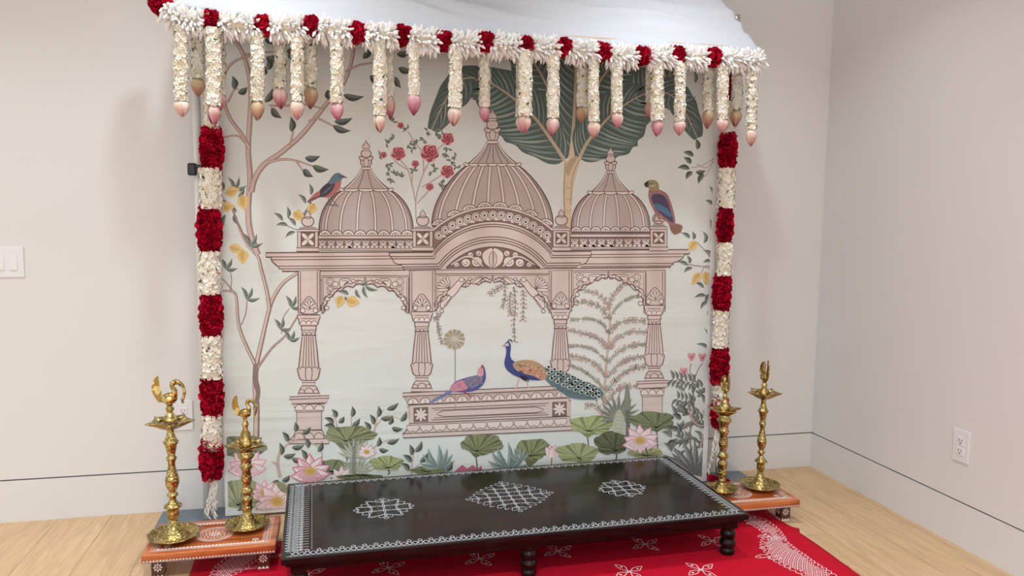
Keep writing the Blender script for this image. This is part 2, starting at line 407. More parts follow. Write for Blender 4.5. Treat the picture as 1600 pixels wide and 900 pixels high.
# ---- rose bush
RS = (190, 166, 156)
for p in [[(650, 342), (650, 310), (655, 290), (662, 270), (672, 250)], [(650, 320), (645, 295), (637, 265), (625, 250)], [(662, 272), (660, 240), (648, 222), (637, 205)],
          [(652, 318), (668, 300), (672, 294)], [(660, 292), (680, 280), (695, 270)], [(637, 265), (622, 256), (610, 242)], [(672, 250), (682, 235), (698, 222)], [(643, 290), (645, 270), (648, 258)]]:
    pr.line(p, 1.7, RS, 5)
GD, GD2 = (98, 116, 100), (132, 150, 130)
def rose(x, y, r):
    pts = []
    for i in range(36):
        t = 2*PI*i/36; q = r*(1+.13*abs(math.sin(4.5*t)))
        pts.append((x+q*math.cos(t), y+q*math.sin(t)*.95))
    pr.fill(pts, (232, 176, 178)); 
    for k, (f, c) in enumerate([(.93, (186, 62, 76)), (.76, (226, 150, 156)), (.7, (190, 70, 84)), (.5, (224, 140, 148)), (.44, (170, 48, 64)), (.24, (222, 130, 140)), (.17, (160, 40, 58))]):
        pts = []
        for i in range(30):
            t = 2*PI*i/30+k*.4; q = r*f*(1+.14*math.sin((5+k % 2)*t+k)); pts.append((x+q*math.cos(t), y+q*math.sin(t)))
        pr.fill(pts, c)
for (x, y) in [(593, 243), (604, 224), (616, 215), (640, 226), (652, 224), (607, 268), (612, 280), (616, 272), (644, 232), (697, 240), (712, 245), (705, 252), (675, 268), (678, 262), (646, 266), (688, 285), (690, 292), (662, 218), (690, 205), (680, 208), (636, 202), (614, 190), (700, 232), (608, 256), (668, 205), (713, 262), (625, 276), (683, 215)]:
    for k in range(4): leaf(x, y, rnd.uniform(0, 360), 8.5, 3.6, GD, GD2)
for q in [(622.5, 240, 10.5), (671.5, 239.5, 13.5), (699.5, 217, 9.5), (699, 268, 10), (599.5, 242, 5), (649, 256, 5.5), (671.5, 292, 6), (626, 196, 5)]: rose(*q)

# ---- the pavilion
def rib(cx, s, wf, ya, yb, w=3.2):
    pts = [(cx+s*wf(ya+(yb-ya)*i/14), ya+(yb-ya)*i/14) for i in range(15)]
    pr.line(pts, w+1.4, BR); pr.line(pts, w-.6, STL)
def dome(cx, yb, hw, ys, hs, yn, hn, p, q, ribs, fs, nsc, arch=None):
    def wf(y):
        t = max(0, min(1, (yb-y)/(yb-ys))); return hs*.96+(hw-hs*.96)*max(0, 1-t**p)**q
    half = [(cx-wf(yb+(ys-yb)*i/18), yb+(ys-yb)*i/18) for i in range(19)]
    pr.ol([(cx-hw, yb+4)]+half+mir(half, cx)+[(cx+hw, yb+4)], STD, w=2.2)
    pr.line([(x+2.5, y+1) for x, y in half], 1.0, BR); pr.line([(x-2.5, y+1) for x, y in mir(half, cx)], 1.0, BR)
    for s in ribs: rib(cx, s, wf, yb-2, ys+1, 3.2 if hw < 90 else 3.8)
    # bell between skirt and neck
    def wb(y):
        u = max(0, min(1, (y-yn)/(ys-yn))); return hn+(hs-hn)*u**1.55
    hb = [(cx-wb(ys+(yn-ys)*i/12), ys+(yn-ys)*i/12) for i in range(13)]
    pr.ol(hb+mir(hb, cx), STD, w=1.6)
    for s in ((-.9, .9) if hw < 90 else (-.92, .92)):
        pts = [(cx+s*wb(ys+(yn-ys)*i/12), ys+(yn-ys)*i/12) for i in range(13)]; pr.line(pts, 3.2, BR); pr.line(pts, 1.9, STL)
    for s in ((-.38, .3) if hw < 90 else (-.62, -.28, .05, .4, .7)):
        pts = [(cx+s*wb(ys+(yn-ys)*i/12), ys+(yn-ys)*i/12) for i in range(13)]; pr.line(pts, 1.0, BR)
    n = 3 if hw < 90 else 5
    for k in range(n):                       # scalloped skirt
        x0, x1 = cx-hs*.9+1.8*hs*k/n, cx-hs*.9+1.8*hs*(k+1)/n
        pr.ol([(x0, ys-2.5)]+ell((x0+x1)/2, ys-1, (x1-x0)/2, 3.2, 8, 0, PI, 0)[::1]+[(x1, ys-2.5)], STL, w=1.0)
    for s in (-1, 1): pr.ol(ell(cx+s*hs*1.0, ys-1, 4.6, 2.6, 12, s*-.3), STL, w=1.1)
    # finial
    f = fs
    pr.ol([(cx-6.6*f, yn-2*f), (cx+6.6*f, yn-2*f), (cx+6.6*f, yn+2*f), (cx-6.6*f, yn+2*f)], STL, w=1.2)
    cup = [(cx-5.5*f, yn-2*f), (cx-8.5*f, yn-8*f), (cx-8.5*f, yn-13*f), (cx-11*f, yn-16*f), (cx-10*f, yn-19*f), (cx-6*f, yn-18*f)]
    pr.ol(cup+mir(cup, cx), ST, w=1.4)
    pr.line(ell(cx, yn-9*f, 4.2*f, 7*f, 14), 1.0, BR, 0, True); pr.line(ell(cx-6*f, yn-15*f, 3.4*f, 2.6*f, 8, 0, 0, PI), 1, BR); pr.line(ell(cx+6*f, yn-15*f, 3.4*f, 2.6*f, 8, 0, 0, PI), 1, BR)
    pr.ol(ell(cx, yn-23*f, 8*f, 6.2*f, 16), ST, w=1.3)
    pr.ol([(cx-5.5*f, yn-28*f), (cx+5.5*f, yn-28*f), (cx+5.5*f, yn-31*f), (cx-5.5*f, yn-31*f)], STL, w=1.1)
    tip = [(cx-5*f, yn-31*f), (cx-5.8*f, yn-35*f), (cx-2*f, yn-39*f)]
    pr.ol(tip+[(cx, yn-44*f)]+mir(tip, cx), ST, w=1.2)
    # scallops along the foot
    for k in range(nsc):
        t = (k+.5)/nsc; s = -1+2*t; r = hw/nsc*1.02
        x = cx+s*hw; y = yb+2
        if arch: y = arch(x)
        pr.ol(ell(x, y, r, r*.82 if arch else r*1.0, 12, 0, -PI, 0), STL, w=1.3); pr.ol(ell(x, y, r*.62, r*.55, 8, 0, -PI, 0), ST, w=.9)
        pr.line([(x, y), (x, y-r*.5)], .9, BR)
SH = (250, 240, 238)
dome(572, 367, 73.5, 297.5, 38.5, 263, 8, 2.5, .75, (-.86, -.55, -.19, .2, .56, .86), 1.0, 8)
dome(954, 360, 61.5, 302, 32, 269, 7.5, 2.4, .75, (-.84, -.52, -.17, .2, .55, .85), .9, 8)
archy = lambda x: 324+ (140-math.sqrt(max(1, 140**2-(x-770)**2))) + 1
dome(769.5, 350, 94.5, 258, 41, 222, 9.5, 1.9, .9, (-.88, -.62, -.34, -.08, .2, .46, .7, .9), 1.18, 8, archy)

# frieze under the side domes
def frieze(x0, x1, y0, y1, n):
    pr.ol([(x0, y0), (x1, y0), (x1, y0+4.5), (x0, y0+4.5)], ST, w=1.2)
    pr.ol([(x0, y0+4.5), (x1, y0+4.5), (x1, y1), (x0, y1)], (140, 112, 106), w=1.2)
    h = y1-y0-4.5; dx = (x1-x0)/n
    for k in range(n):
        x = x0+dx*(k+.5)
        pr.ol([(x-dx*.5, y1), (x-dx*.25, y1-h*.55), (x, y1), (x+dx*.25, y1-h*.55), (x+dx*.5, y1)], STL, w=.9)
        pr.ol(ell(x, y0+7, dx*.44, h*.62, 10, 0, 0, PI), STL, w=1.0)
        pr.line(ell(x, y0+6.5, dx*.3, h*.42, 8, 0, 0, PI), .9, BR); pr.fill(ell(x, y0+8, dx*.17, h*.2, 8), (130, 100, 95)); pr.fill(ell(x, y0+8, dx*.07, h*.08, 6), STL)
    pr.ol([(x0, y1), (x1, y1), (x1, y1+3), (x0, y1+3)], ST, w=1.1)
frieze(497, 646, 368.5, 388, 11)
frieze(891, 1016, 366, 386, 9)
def post(x0, x1, y0, y1):
    cx = (x0+x1)/2; hw = (x1-x0)/2
    pr.ol([(x0-1.5, y1), (x1+1.5, y1), (x1+1.5, y1+6), (x0-1.5, y1+6)], ST, w=1.4)
    pr.ol([(x0, y0), (x1, y0), (x1, y1), (x0, y1)], ST, w=1.6)
    a = hw*.68; cy = (y0+y1)/2
    pr.ol([(cx-a, cy-a*1.02), (cx+a, cy-a*1.02), (cx+a, cy+a*1.02), (cx-a, cy+a*1.02)], (128, 100, 95), w=1.2)
    for k in range(4):
        t = PI/4+k*PI/2; pr.fill(ell(cx+math.cos(t)*a*.62, cy+math.sin(t)*a*.62, a*.55, a*.26, 12, t), STL)
    pr.fill(ell(cx, cy, a*.22, a*.22, 8), STL); pr.line(ell(cx, cy, a*.22, a*.22, 8), .8, BR, 0, True)
    pr.ol([(x0+1, y0), (x0+4, y0-5), (x1-4, y0-5), (x1-1, y0)], ST, w=1.3); pr.ol([(x0-1, y0-2.5), (x1+1, y0-2.5), (x1+1, y0+1), (x0-1, y0+1)], STL, w=1.2)
    pr.ol([(cx-7, y0-5), (cx-6, y0-8), (cx+6, y0-8), (cx+7, y0-5)], ST, w=1.2)
    pr.ol(ell(cx, y0-15, 9.6, 8, 16), ST, w=1.4); pr.line([(cx-7, y0-21), (cx, y0-19.5), (cx+7, y0-21)], 1.1, BR, 3)
    pr.ol([(cx-4, y0-22), (cx-4.4, y0-26), (cx, y0-32), (cx+4.4, y0-26), (cx+4, y0-22)], ST, w=1.2)

# centre arch of concentric mouldings that turns level at both ends
def arcy(x, top, rad, cx=770): return top+rad-math.sqrt(max(0, rad*rad-(x-cx)**2))
def archpts(top, rad, hc, cx=770, n=26, dy=0):
    return [(cx-hc+2*hc*i/n, arcy(cx-hc+2*hc*i/n, top, rad, cx)) for i in range(n+1)]
outer = archpts(324, 140, 97)
pr.ol(outer+[(867, 396), (673, 396)], (150, 122, 116), w=1.4)
for i in range(15):                        # curl frieze on the arch
    t = -0.72+1.44*i/14; R_ = 128; x = 770+R_*math.sin(t); y = 464-R_*math.cos(t)
    pr.ol(ell(x, y, 7.4, 7.4, 12), STL, w=1.1); pr.line(ell(x, y, 4.8, 4.8, 10), 1, BR, 0, True); pr.fill(ell(x, y, 2, 2, 8), BR)
    t2 = t+.051; x, y = 770+124*math.sin(t2), 464-124*math.cos(t2); pr.fill([(x-4, y+4), (x, y-4), (x+4, y+4)], STL)
pr.line(outer, 4.2, BR); pr.line(outer, 2.4, STL)
# main entablature
def band(x0, y0, x1, y1, x2, y2, x3, y3, c): pr.ol([(x0, y0), (x1, y1), (x2, y2), (x3, y3)], c, w=1.7)
def level(y): return lambda x: y-(x-415)*.0075
ent = [(415, 395), (1078, 390), (1077, 397), (1070, 397.5), (1066, 404), (1058, 409), (1052, 410), (1052, 413), (1048, 414), (1048, 417.5), (441, 424), (441, 420), (436, 420), (436, 417), (432, 415), (425, 408), (423, 402), (416, 402)]
pr.ol(ent, ST, w=1.8)
for (y, xa, xb) in [(401.5, 417, 1077), (406, 424, 1066), (416, 436, 1052), (420, 441, 1048)]:
    pr.line([(xa, y), (xb, y-(xb-xa)*.0075)], 1.3, BR)
# raised centre section with arch
bigA = [(677, 395)]+archpts(346, 117.5, 93)[1:-1]+[(863, 394)]
pr.fill([(608, 395), (677, 394)]+archpts(346, 117.5, 92)+[(863, 392.5), (924, 392), (923, 398), (916, 410), (910, 414), (905, 420), (634, 423), (628, 414), (616, 410), (611, 402)], ST)
for (top, rad, hc, xl, yl) in [(346, 117.5, 93, 608, 395), (350.5, 117, 91, 609, 401), (354, 116, 89, 612, 404.5), (370, 107, 85, 624, 413), (374, 104, 82, 628, 417), (378, 102, 80, 630, 420)]:
    a = archpts(top, rad, hc); xr = 1540-xl-8
    pts = [(xl, yl)]+[(a[0][0]-2, yl-.5)]+a+[(a[-1][0]+2, yl-1.8)]+[(xr, yl-2.2)]
    pr.line(pts, 1.5, BR)
for s in (1, -1):
    f = (lambda x: x) if s == 1 else (lambda x: 1532-x)
    pr.line([(f(608), 394.5), (f(609), 400), (f(612), 403), (f(617), 411), (f(628), 414)], 1.4, BR, 3)
# tympanum
ty = archpts(386, 98, 73)
pr.ol(ty+[(844, 418.5), (697, 419)], (140, 112, 106), w=1.6)
for s in (1, -1):
    X = lambda x: 770+s*(x-770)
    pr.ol([(X(770), 389), (X(780), 390), (X(787), 398), (X(784), 410), (X(776), 417), (X(770), 417)], STL, 3, w=1)
    pr.ol([(X(770), 394), (X(775), 398), (X(776), 408), (X(773), 416), (X(770), 417)], ST, 3, w=.9)
    for (cx, cy, r_) in [(795, 409, 8.5), (812, 410.5, 7), (827, 413.5, 4.5), (792, 396, 5), (805, 398, 4.6)]:
        pr.ol(ell(X(cx), cy, r_, r_*.95, 14), STL, w=1); pr.line(cr([(X(cx)+s*r_*.6*math.cos(k)*(1-k/7), cy+r_*.6*math.sin(k)*(1-k/7)) for k in range(6)], False, 3), .9, BR)
    pr.line([(X(786), 416), (X(800), 403), (X(815), 402), (X(835), 414)], 2.4, STL, 5); pr.line([(X(788), 416), (X(801), 404.5), (X(815), 403.5), (X(835), 415)], .9, BR, 5)
for q in [(465, 497, 361, 387), (645, 676, 360, 386), (864, 890, 359, 386), (1016, 1042, 357, 386)]: post(*q)

# fascia, pillars and cusped arches
pr.ol([(466, 424), (1039, 418), (1039, 432), (466, 438)], ST, w=1.2)
for (x0, x1) in [(466, 500), (640, 680), (858, 893), (1006, 1039)]:
    pr.ol([(x0, 423), (x1, 422), (x1, 486), (x0, 489)], ST, w=1.6)
    cx = (x0+x1)/2
    pr.line([(x0+3.5, 424), (x0+3.5, 488)], 1.1, BR); pr.line([(x1-4, 423), (x1-4, 487)], 1.1, BR)
def cusp(x0, x1, y0, yb, pts, orn):
    """frame rect + spandrels, pts: left half of the cusped edge from the bottom up to the apex"""
    cx = (x0+x1)/2
    L = [(x0, y0), (cx, y0-.4), pts[-1]]+pts[::-1][1:]+[(x0, yb)]
    R = mir(L, cx)
    for S in (L, R):
        pr.ol(S, ST, w=1.4)
    inner = pts+mir(pts, cx)[1:]
    off = []
    for (x, y) in inner:
        d = math.hypot(x-cx, y-yb); off.append((x+(x-cx)/d*5.5, y+(y-yb)/d*5.5 if d else y))
    spl = [(x0+5, yb-4), (x0+5, y0+5), (x1-5, y0+4.5), (x1-5, yb-5)]
    pr.line([(x0+2.5, yb), (x0+2.5, y0+2.5), (x1-2.5, y0+2), (x1-2.5, yb-1)], 1.0, BR)
    pr.line(inner, 1.7, BR); pr.line(off, 1.2, BR)
    for s in (1, -1):
        X = lambda x: cx+s*(x-cx)
        for kind, q in orn:
            if kind == 'fan':
                a, b_, r_, t0 = q
                for k in range(6):
                    t = math.radians(t0+k*17); pr.ol(ell(X(a+math.cos(t)*r_*.55), b_-math.sin(t)*r_*.55, r_*.5, r_*.13, 10, (-t if s == 1 else t)), STL, w=.9)
            if kind == 'c': pr.ol(ell(X(q[0]), q[1], q[2], q[2]*.9, 12), STL, w=1)
            if kind == 'c2': pr.ol(ell(X(q[0]), q[1], q[2], q[2]*.9, 12), STL, w=1); pr.line(ell(X(q[0]), q[1], q[2]*.55, q[2]*.5, 8), .9, BR, 0, True)
            if kind == 'l': pr.line([(X(a), b_) for a, b_ in q], 1.1, BR, 4)
            if kind == 'p': pr.ol([(X(a), b_) for a, b_ in q], STL, 4, w=1.1)
def cusps(x0, x1, yb, ytop, n=5):
    cx = (x0+x1)/2; hw = cx-x0; pts = []
    K = n
    for k in range(K):
        t0, t1 = PI-(PI/2)*k/K, PI-(PI/2)*(k+1)/K
        H = yb-ytop
        a = (cx+hw*math.cos(t0), yb-4-(H-8)*math.sin(t0)); b_ = (cx+hw*math.cos(t1), yb-4-(H-8)*math.sin(t1))
        for i in range(7):
            s_ = i/7; bx, by = a[0]+(b_[0]-a[0])*s_, a[1]+(b_[1]-a[1])*s_
            d = math.hypot(b_[0]-a[0], b_[1]-a[1]); nx, ny = (b_[1]-a[1])/d, -(b_[0]-a[0])/d
            if nx*(bx-cx)+ny*(by-yb) < 0: nx, ny = -nx, -ny
            pts.append((bx+nx*d*.24*math.sin(PI*s_), by+ny*d*.24*math.sin(PI*s_)))
    pts.append((cx, ytop-4))
    return pts
oS = lambda x0, y0, f=1: [('c2', (x0+13, y0+9, 6)), ('c', (x0+21, y0+13, 4.5)), ('c2', (x0+13, y0+20, 5)), ('p', [(x0+28, y0+6), (x0+44, y0+5), (x0+38, y0+12), (x0+30, y0+18)]), ('l', [(x0+30, y0+8), (x0+40, y0+8), (x0+34, y0+14)]),
                         ('l', [(x0+8, y0+26), (x0+16, y0+30), (x0+24, y0+22), (x0+32, y0+18)]), ('c', (x0+8.5, y0+36, 3.6)), ('c', (x0+7.5, y0+50, 3.4)), ('l', [(x0+46, y0+6), (x0+52, y0+12), (x0+58, y0+6)]), ('c', (x0+49, y0+8, 2.8))]
cusp(503, 638, 431, 490, cusps(508, 633, 490, 443), oS(503, 431))
cusp(893, 1008, 423, 480, [(x, y) for x, y in cusps(898, 1003, 478, 433)], oS(893, 424))
cusp(680, 859, 428, 486, cusps(685, 854, 484, 440, 6),
     [('fan', (702, 452, 20, 100)), ('p', [(698, 458), (708, 447), (716, 438), (724, 436), (727, 440), (721, 446), (715, 455), (706, 464)]), ('c', (721, 437, 4)), ('p', [(696, 462), (704, 464), (698, 476), (690, 482), (688, 474)]),
      ('l', [(694, 478), (700, 470), (706, 466)]), ('l', [(690, 472), (697, 466), (702, 460)]), ('p', [(734, 440), (746, 433), (754, 433), (744, 443)]), ('l', [(738, 441), (750, 434), (760, 440)]), ('c', (734, 436, 2.6)), ('l', [(750, 441), (758, 433), (766, 438)]), ('c', (690, 486, 3)), ('c', (730, 445, 2.6))])
def anthem(cx, yb, w_, h):
    pts = [(cx-w_*.75, yb), (cx-w_, yb-h*.28), (cx-w_*.7, yb-h*.62), (cx, yb-h), (cx+w_*.7, yb-h*.62), (cx+w_, yb-h*.28), (cx+w_*.75, yb)]
    pr.ol(pts, ST, 4, w=1.2)
    for k in range(5):
        t = math.radians(30+30*k); pr.ol(ell(cx+math.cos(t)*w_*.5, yb-h*.22-math.sin(t)*h*.36, h*.3, h*.075, 10, -t), STL, w=.9)
    for s in (-1, 1): pr.ol(ell(cx+s*w_*.72, yb-h*.18, w_*.26, h*.14, 10), STL, w=1)
for (cx, yb) in [(483, 490), (659, 486), (876, 483), (1023, 476)]: anthem(cx, yb, 14, 27)

def column(cx, y0, y1, f=1.0):
    """y0 capital top, y1 foot of the turned part"""
    H = y1-y0; Y = lambda t: y0+H*t
    prof = [(17.5, 0), (17.5, .035), (16, .05), (14.5, .11), (10.8, .135), (11.5, .15), (11.5, .175), (10.2, .19), (10.8, .25)]
    half = [(cx-a*f, Y(t)) for a, t in prof]
    pr.ol(half+mir(half, cx), ST, w=1.4)
    for t in (.045, .135, .185, .245): pr.line([(cx-12*f, Y(t)), (cx+12*f, Y(t))], 1.0, BR)
    for k in (-1, 0, 1): pr.ol(ell(cx+k*8.5*f, Y(.125), 5*f, H*.055, 8, 0, -PI, 0), STL, w=.9)
    for k in (-1, 0, 1): pr.line(ell(cx+k*6.5*f, Y(.245), 3*f, H*.04, 6, 0, -PI, 0), .9, BR)
    sh = [(cx-10*f, Y(.25)), (cx-12.5*f, Y(.4)), (cx-15.5*f, Y(.64)), (cx-18*f, Y(.66)), (cx-17*f, Y(.69)), (cx-14.5*f, Y(.77)), (cx-10*f, Y(.8))]
    pr.ol(sh+mir(sh, cx), ST, w=1.5)
    for k in (-.66, -.33, 0, .33, .66): pr.line([(cx+k*9.5*f, Y(.26)), (cx+k*14.5*f, Y(.635))], 1.1, BR)
    for k in (-1, 0, 1): pr.line([(cx+(k-.5)*9.5*f, Y(.67)), (cx+(k-.45)*9.3*f, Y(.645)), (cx+(k)*9.3*f, Y(.635)), (cx+(k+.45)*9.3*f, Y(.645)), (cx+(k+.5)*9.5*f, Y(.67))], 1.1, BR, 3)
    for k in (-.5, .5): pr.line([(cx+k*10*f, Y(.66)), (cx+k*10.5*f, Y(.73)), (cx+k*7*f, Y(.795))], 1.1, BR, 3)
    pr.ol([(cx-10.5*f, Y(.8)), (cx+10.5*f, Y(.8)), (cx+10.5*f, Y(.825)), (cx-10.5*f, Y(.825))], ST, w=1.1)
    pr.ol([(cx-9*f, Y(.825)), (cx+9*f, Y(.825)), (cx+10.5*f, Y(.865)), (cx-10.5*f, Y(.865))], ST, w=1.1)
    ft = [(cx-9.5*f, Y(.865)), (cx-12*f, Y(.88)), (cx-15.5*f, Y(.94)), (cx-15.5*f, Y(.955))]
    pr.ol(ft+mir(ft, cx), ST, w=1.3)
    pr.line(ell(cx, Y(.95), 7*f, H*.06, 10, 0, -PI, 0), 1.1, BR); pr.line(ell(cx-11*f, Y(.95), 4.5*f, H*.045, 8, 0, -PI, 0), 1, BR); pr.line(ell(cx+11*f, Y(.95), 4.5*f, H*.045, 8, 0, -PI, 0), 1, BR)
    pr.ol([(cx-17*f, Y(.955)), (cx+17*f, Y(.955)), (cx+17*f, Y(1)), (cx-17*f, Y(1))], ST, w=1.4)
column(482.5, 492, 620); column(659, 487, 612, .95); column(875.5, 483, 606, .87); column(1022, 477, 596, .9)
def pedestal(cx, y0, hw, f=1):
    pr.ol([(cx-hw, y0), (cx+hw, y0-2), (cx+hw, y0+2), (cx-hw, y0+4)], ST, w=1.3)
    pr.ol([(cx-hw*.9, y0+4), (cx+hw*.92, y0+2), (cx+hw*.88, y0+9), (cx-hw*.86, y0+11)], ST, w=1.2)
    a = [(cx-hw*.78, y0+11), (cx-hw*.7, y0+20), (cx-hw*.62, y0+24)]; pr.ol(a+mir(a, cx), ST, w=1.2)
    for k in (-1, 0, 1): pr.ol(ell(cx+k*hw*.5, y0+21, hw*.23, 9, 10, 0, -PI, 0), STL, w=1)
    pr.ol([(cx-hw*.62, y0+24), (cx+hw*.62, y0+23), (cx+hw*.62, y0+51), (cx-hw*.62, y0+52)], ST, w=1.4)
    a = [(cx-hw*.66, y0+52), (cx-hw*.8, y0+62), (cx-hw, y0+67), (cx-hw, y0+73)]; pr.ol(a+mir(a, cx), ST, w=1.4)
    for k in (-1, 0, 1): pr.line(ell(cx+k*hw*.5, y0+65, hw*.25, 9, 10, 0, -PI, 0), 1.1, BR)
    pr.line([(cx-hw, y0+67), (cx+hw, y0+65)], 1.1, BR)
pedestal(483, 620, 31); pedestal(1019, 596, 25)

# plinth in the centre
sl = lambda x, y: (x, y-(x-629)*.045)
def sq(x0, x1, y0, y1, c=ST, w_=1.4): pr.ol([sl(x0, y0), sl(x1, y0), sl(x1, y1), sl(x0, y1)], c, w=w_)
pr.ol([sl(636, 636), sl(892, 638), sl(892, 668), sl(640, 663)], ST, w=1.2)
sq(629, 893, 614, 619.5); pr.ol([sl(631, 619.5), sl(893, 620), sl(890, 636), sl(638, 633)], (208, 186, 180), w=1.3)
for k in range(13):
    x = 645+k*19.3; pr.ol([sl(a, b) for a, b in ell(x, 632, 8.4, 9.5, 10, 0, -PI, 0)], STL, w=1.1); pr.line([sl(x, 632), sl(x, 624.5)], .9, BR)
sq(640, 889, 633.5, 662)
for cx in (657.5, 874):
    a = 11; cy = 649+ (0 if cx < 700 else 1)
    pr.ol([sl(cx-a, cy-a), sl(cx+a, cy-a), sl(cx+a, cy+a), sl(cx-a, cy+a)], (140, 112, 106), w=1.2)
    for k in range(8):
        t = k*PI/4; x, y = sl(cx, cy); rr_ = a*.5; pr.fill(ell(x+math.cos(t)*rr_, y+math.sin(t)*rr_, a*.46, a*.17, 10, t), STL)
sq(674, 857, 640, 658, ST, 1.3); pr.line([sl(678, 643), sl(853, 643.5), sl(853, 655), sl(678, 655)], 1.0, BR, 0, True)
pr.line([sl(681, 649), sl(688, 646), sl(694, 644.5), sl(838, 645), sl(846, 648), sl(850, 650), sl(846, 652), sl(838, 654), sl(694, 653.5), sl(688, 652)], 1.2, BR, 0, True)
a = [sl(640, 662), sl(889, 662), sl(892, 674), sl(896, 678), sl(896, 684), sl(630, 684), sl(630, 677), sl(634, 674)]; pr.ol(a, ST, w=1.5)
for k in range(12):
    x = 645+k*21; pr.ol([sl(a_, b_) for a_, b_ in ([(x-9.5, 665), (x+9.5, 665), (x+9.5, 671), (x+5, 676), (x, 673.5), (x-5, 676), (x-9.5, 671)])], STL, w=1.1)
pr.line([sl(630, 677.5), sl(896, 677.5)], 1.3, BR)

# ---- hanging sprays and round flower in the arches
HB = (166, 148, 136)
def spray(pts, n, c=(150, 140, 120), dots=(222, 152, 140), ll=5, auto=False, dd=.35):
    P_ = cr(pts, False, 8); pr.nl(); pr.line(P_, .9, c); pr.auto = False; pr.nl()
    for i in range(n):
        k = int((i+.5)/n*(len(P_)-1)); x, y = P_[k]; x2, y2 = P_[min(len(P_)-1, k+1)]
        a = math.degrees(math.atan2(-(y2-y), x2-x))
        for s in (-1, 1):
            leaf(x, y, a+s*rnd.uniform(30, 55), ll*rnd.uniform(.8, 1.2), ll*.32, c, None, .1)
            if rnd.random() < dd:
                b_ = math.radians(a+s*50); pr.fill(ell(x+math.cos(b_)*ll*1.1, y-math.sin(b_)*ll*1.1, 1.3, 1.3, 5), dots)
    pr.auto = True
spray([(683, 487), (684, 505), (686, 520), (691, 537)], 12, (140, 134, 118)); spray([(690, 490), (684, 495), (678, 498)], 4)
spray([(788, 442), (789, 465), (785, 480)], 9); spray([(785, 446), (775, 452), (765, 460)], 6, dd=.6); spray([(803, 448), (805, 475), (803, 505), (804, 533)], 14, (140, 134, 118)); spray([(798, 455), (796, 475), (798, 490)], 8, dd=.8); spray([(817, 452), (818, 475), (817, 500)], 8, dd=.7)
leaf(545, 460, 165, 16, 7, LG, LG2)
for (x, y, a, l) in [(538, 464, -20, 14), (556, 452, -60, 16), (568, 447, -70, 20), (570, 446, -18, 22), (562, 444, 20, 14)]: leaf(x, y, a, l, 6, LG, LG2)
lemon(534, 462, -110, 20, 15); lemon(541, 468, -15, 22, 17)
pr.line([(711, 545), (711, 600), (711, 640)], 1.1, (150, 146, 120))
for k in range(12):
    t = 2*PI*k/12; pr.fill([(710+math.cos(t)*3, 530+math.sin(t)*3), (710+math.cos(t-.21)*16, 530+math.sin(t-.21)*15), (710+math.cos(t)*16.8, 530+math.sin(t)*15.8), (710+math.cos(t+.21)*16, 530+math.sin(t+.21)*15)], (176, 166, 128))
pr.fill(ell(710, 530, 3.2, 3, 10), (206, 200, 172))

# ---- willowy tree on the right
WC, WG = (190, 170, 152), (160, 158, 136)
trunk([(945, 668), (945, 600), (950, 540), (953, 500), (950, 470)], 3, 1.6, (214, 196, 180), WC)
for s, e in [((945, 655), (925, 612)), ((946, 650), (975, 600)), ((945, 640), (935, 590))]: pr.line([s, ((s[0]+e[0])/2, s[1]-20), e], 1.6, WC, 4)
fr = [[(951, 485), (946, 470), (930, 458), (915, 455)], [(951, 478), (957, 462), (968, 448), (976, 442)], [(950, 520), (940, 505), (920, 498), (892, 500)], [(950, 522), (962, 507), (985, 500), (1008, 502)],
      [(949, 545), (935, 530), (915, 522), (888, 516)], [(950, 545), (965, 528), (985, 518), (1010, 519)], [(948, 565), (930, 548), (910, 541), (889, 541)], [(948, 566), (970, 547), (990, 539), (1008, 538)],
      [(947, 590), (932, 570), (912, 560), (890, 556)], [(948, 590), (968, 568), (985, 560), (1006, 556)], [(946, 610), (928, 592), (908, 578), (888, 570)], [(947, 612), (965, 590), (985, 577), (1008, 572)],
      [(946, 630), (935, 612), (920, 602), (900, 598)], [(947, 632), (960, 612), (975, 603), (995, 603)], [(951, 500), (965, 478), (985, 465), (998, 462)], [(950, 498), (938, 480), (920, 473), (902, 472)],
      [(945, 648), (936, 638), (925, 632), (915, 634)]]
for k, f_ in enumerate(fr): spray(f_, max(5, int(math.dist(f_[0], f_[-1])/2.8)), WG if k % 4 in (2, 3) else (172, 158, 144), ll=5.0, dd=0.0 if k % 4 == 2 else .45)

# ---- birds
def bird_feather(cx, cy, n, r0, r1, c, spread): pass
# thrush on the left dome
pr.fill([(480, 315), (492, 304), (504, 300), (514, 303), (500, 308), (484, 316)], (150, 84, 84), 2)
pr.fill([(481, 314), (492, 302), (502, 296), (513, 284), (520, 274), (527, 270), (533, 272), (541, 277), (534, 279), (533, 287), (530, 296), (522, 304), (512, 309), (502, 308), (492, 310)], (206, 118, 108), 3)
pr.fill([(499, 306), (500, 297), (510, 287), (521, 283), (523, 290), (517, 300), (507, 307), (490, 309), (480, 314)], (70, 74, 92), 3)
pr.fill([(514, 284), (520, 274), (527, 270), (533, 272), (536, 277), (532, 282), (525, 285), (517, 288)], (98, 134, 152), 3)
pr.line([(533, 276), (542, 277.5)], 1.4, (70, 62, 66)); pr.fill(ell(530, 275, 1, 1, 6), (30, 30, 30))
for k in range(4): pr.line([(502+k*3, 304-k*3), (512+k*3, 299-k*3)], .8, (120, 126, 150))
for a in [[(513, 308), (514, 314), (520, 322)], [(516, 307), (521, 315), (529, 323)], [(510, 318), (518, 321), (526, 320)]]: pr.line(a, 1.1, (100, 76, 74), 3)
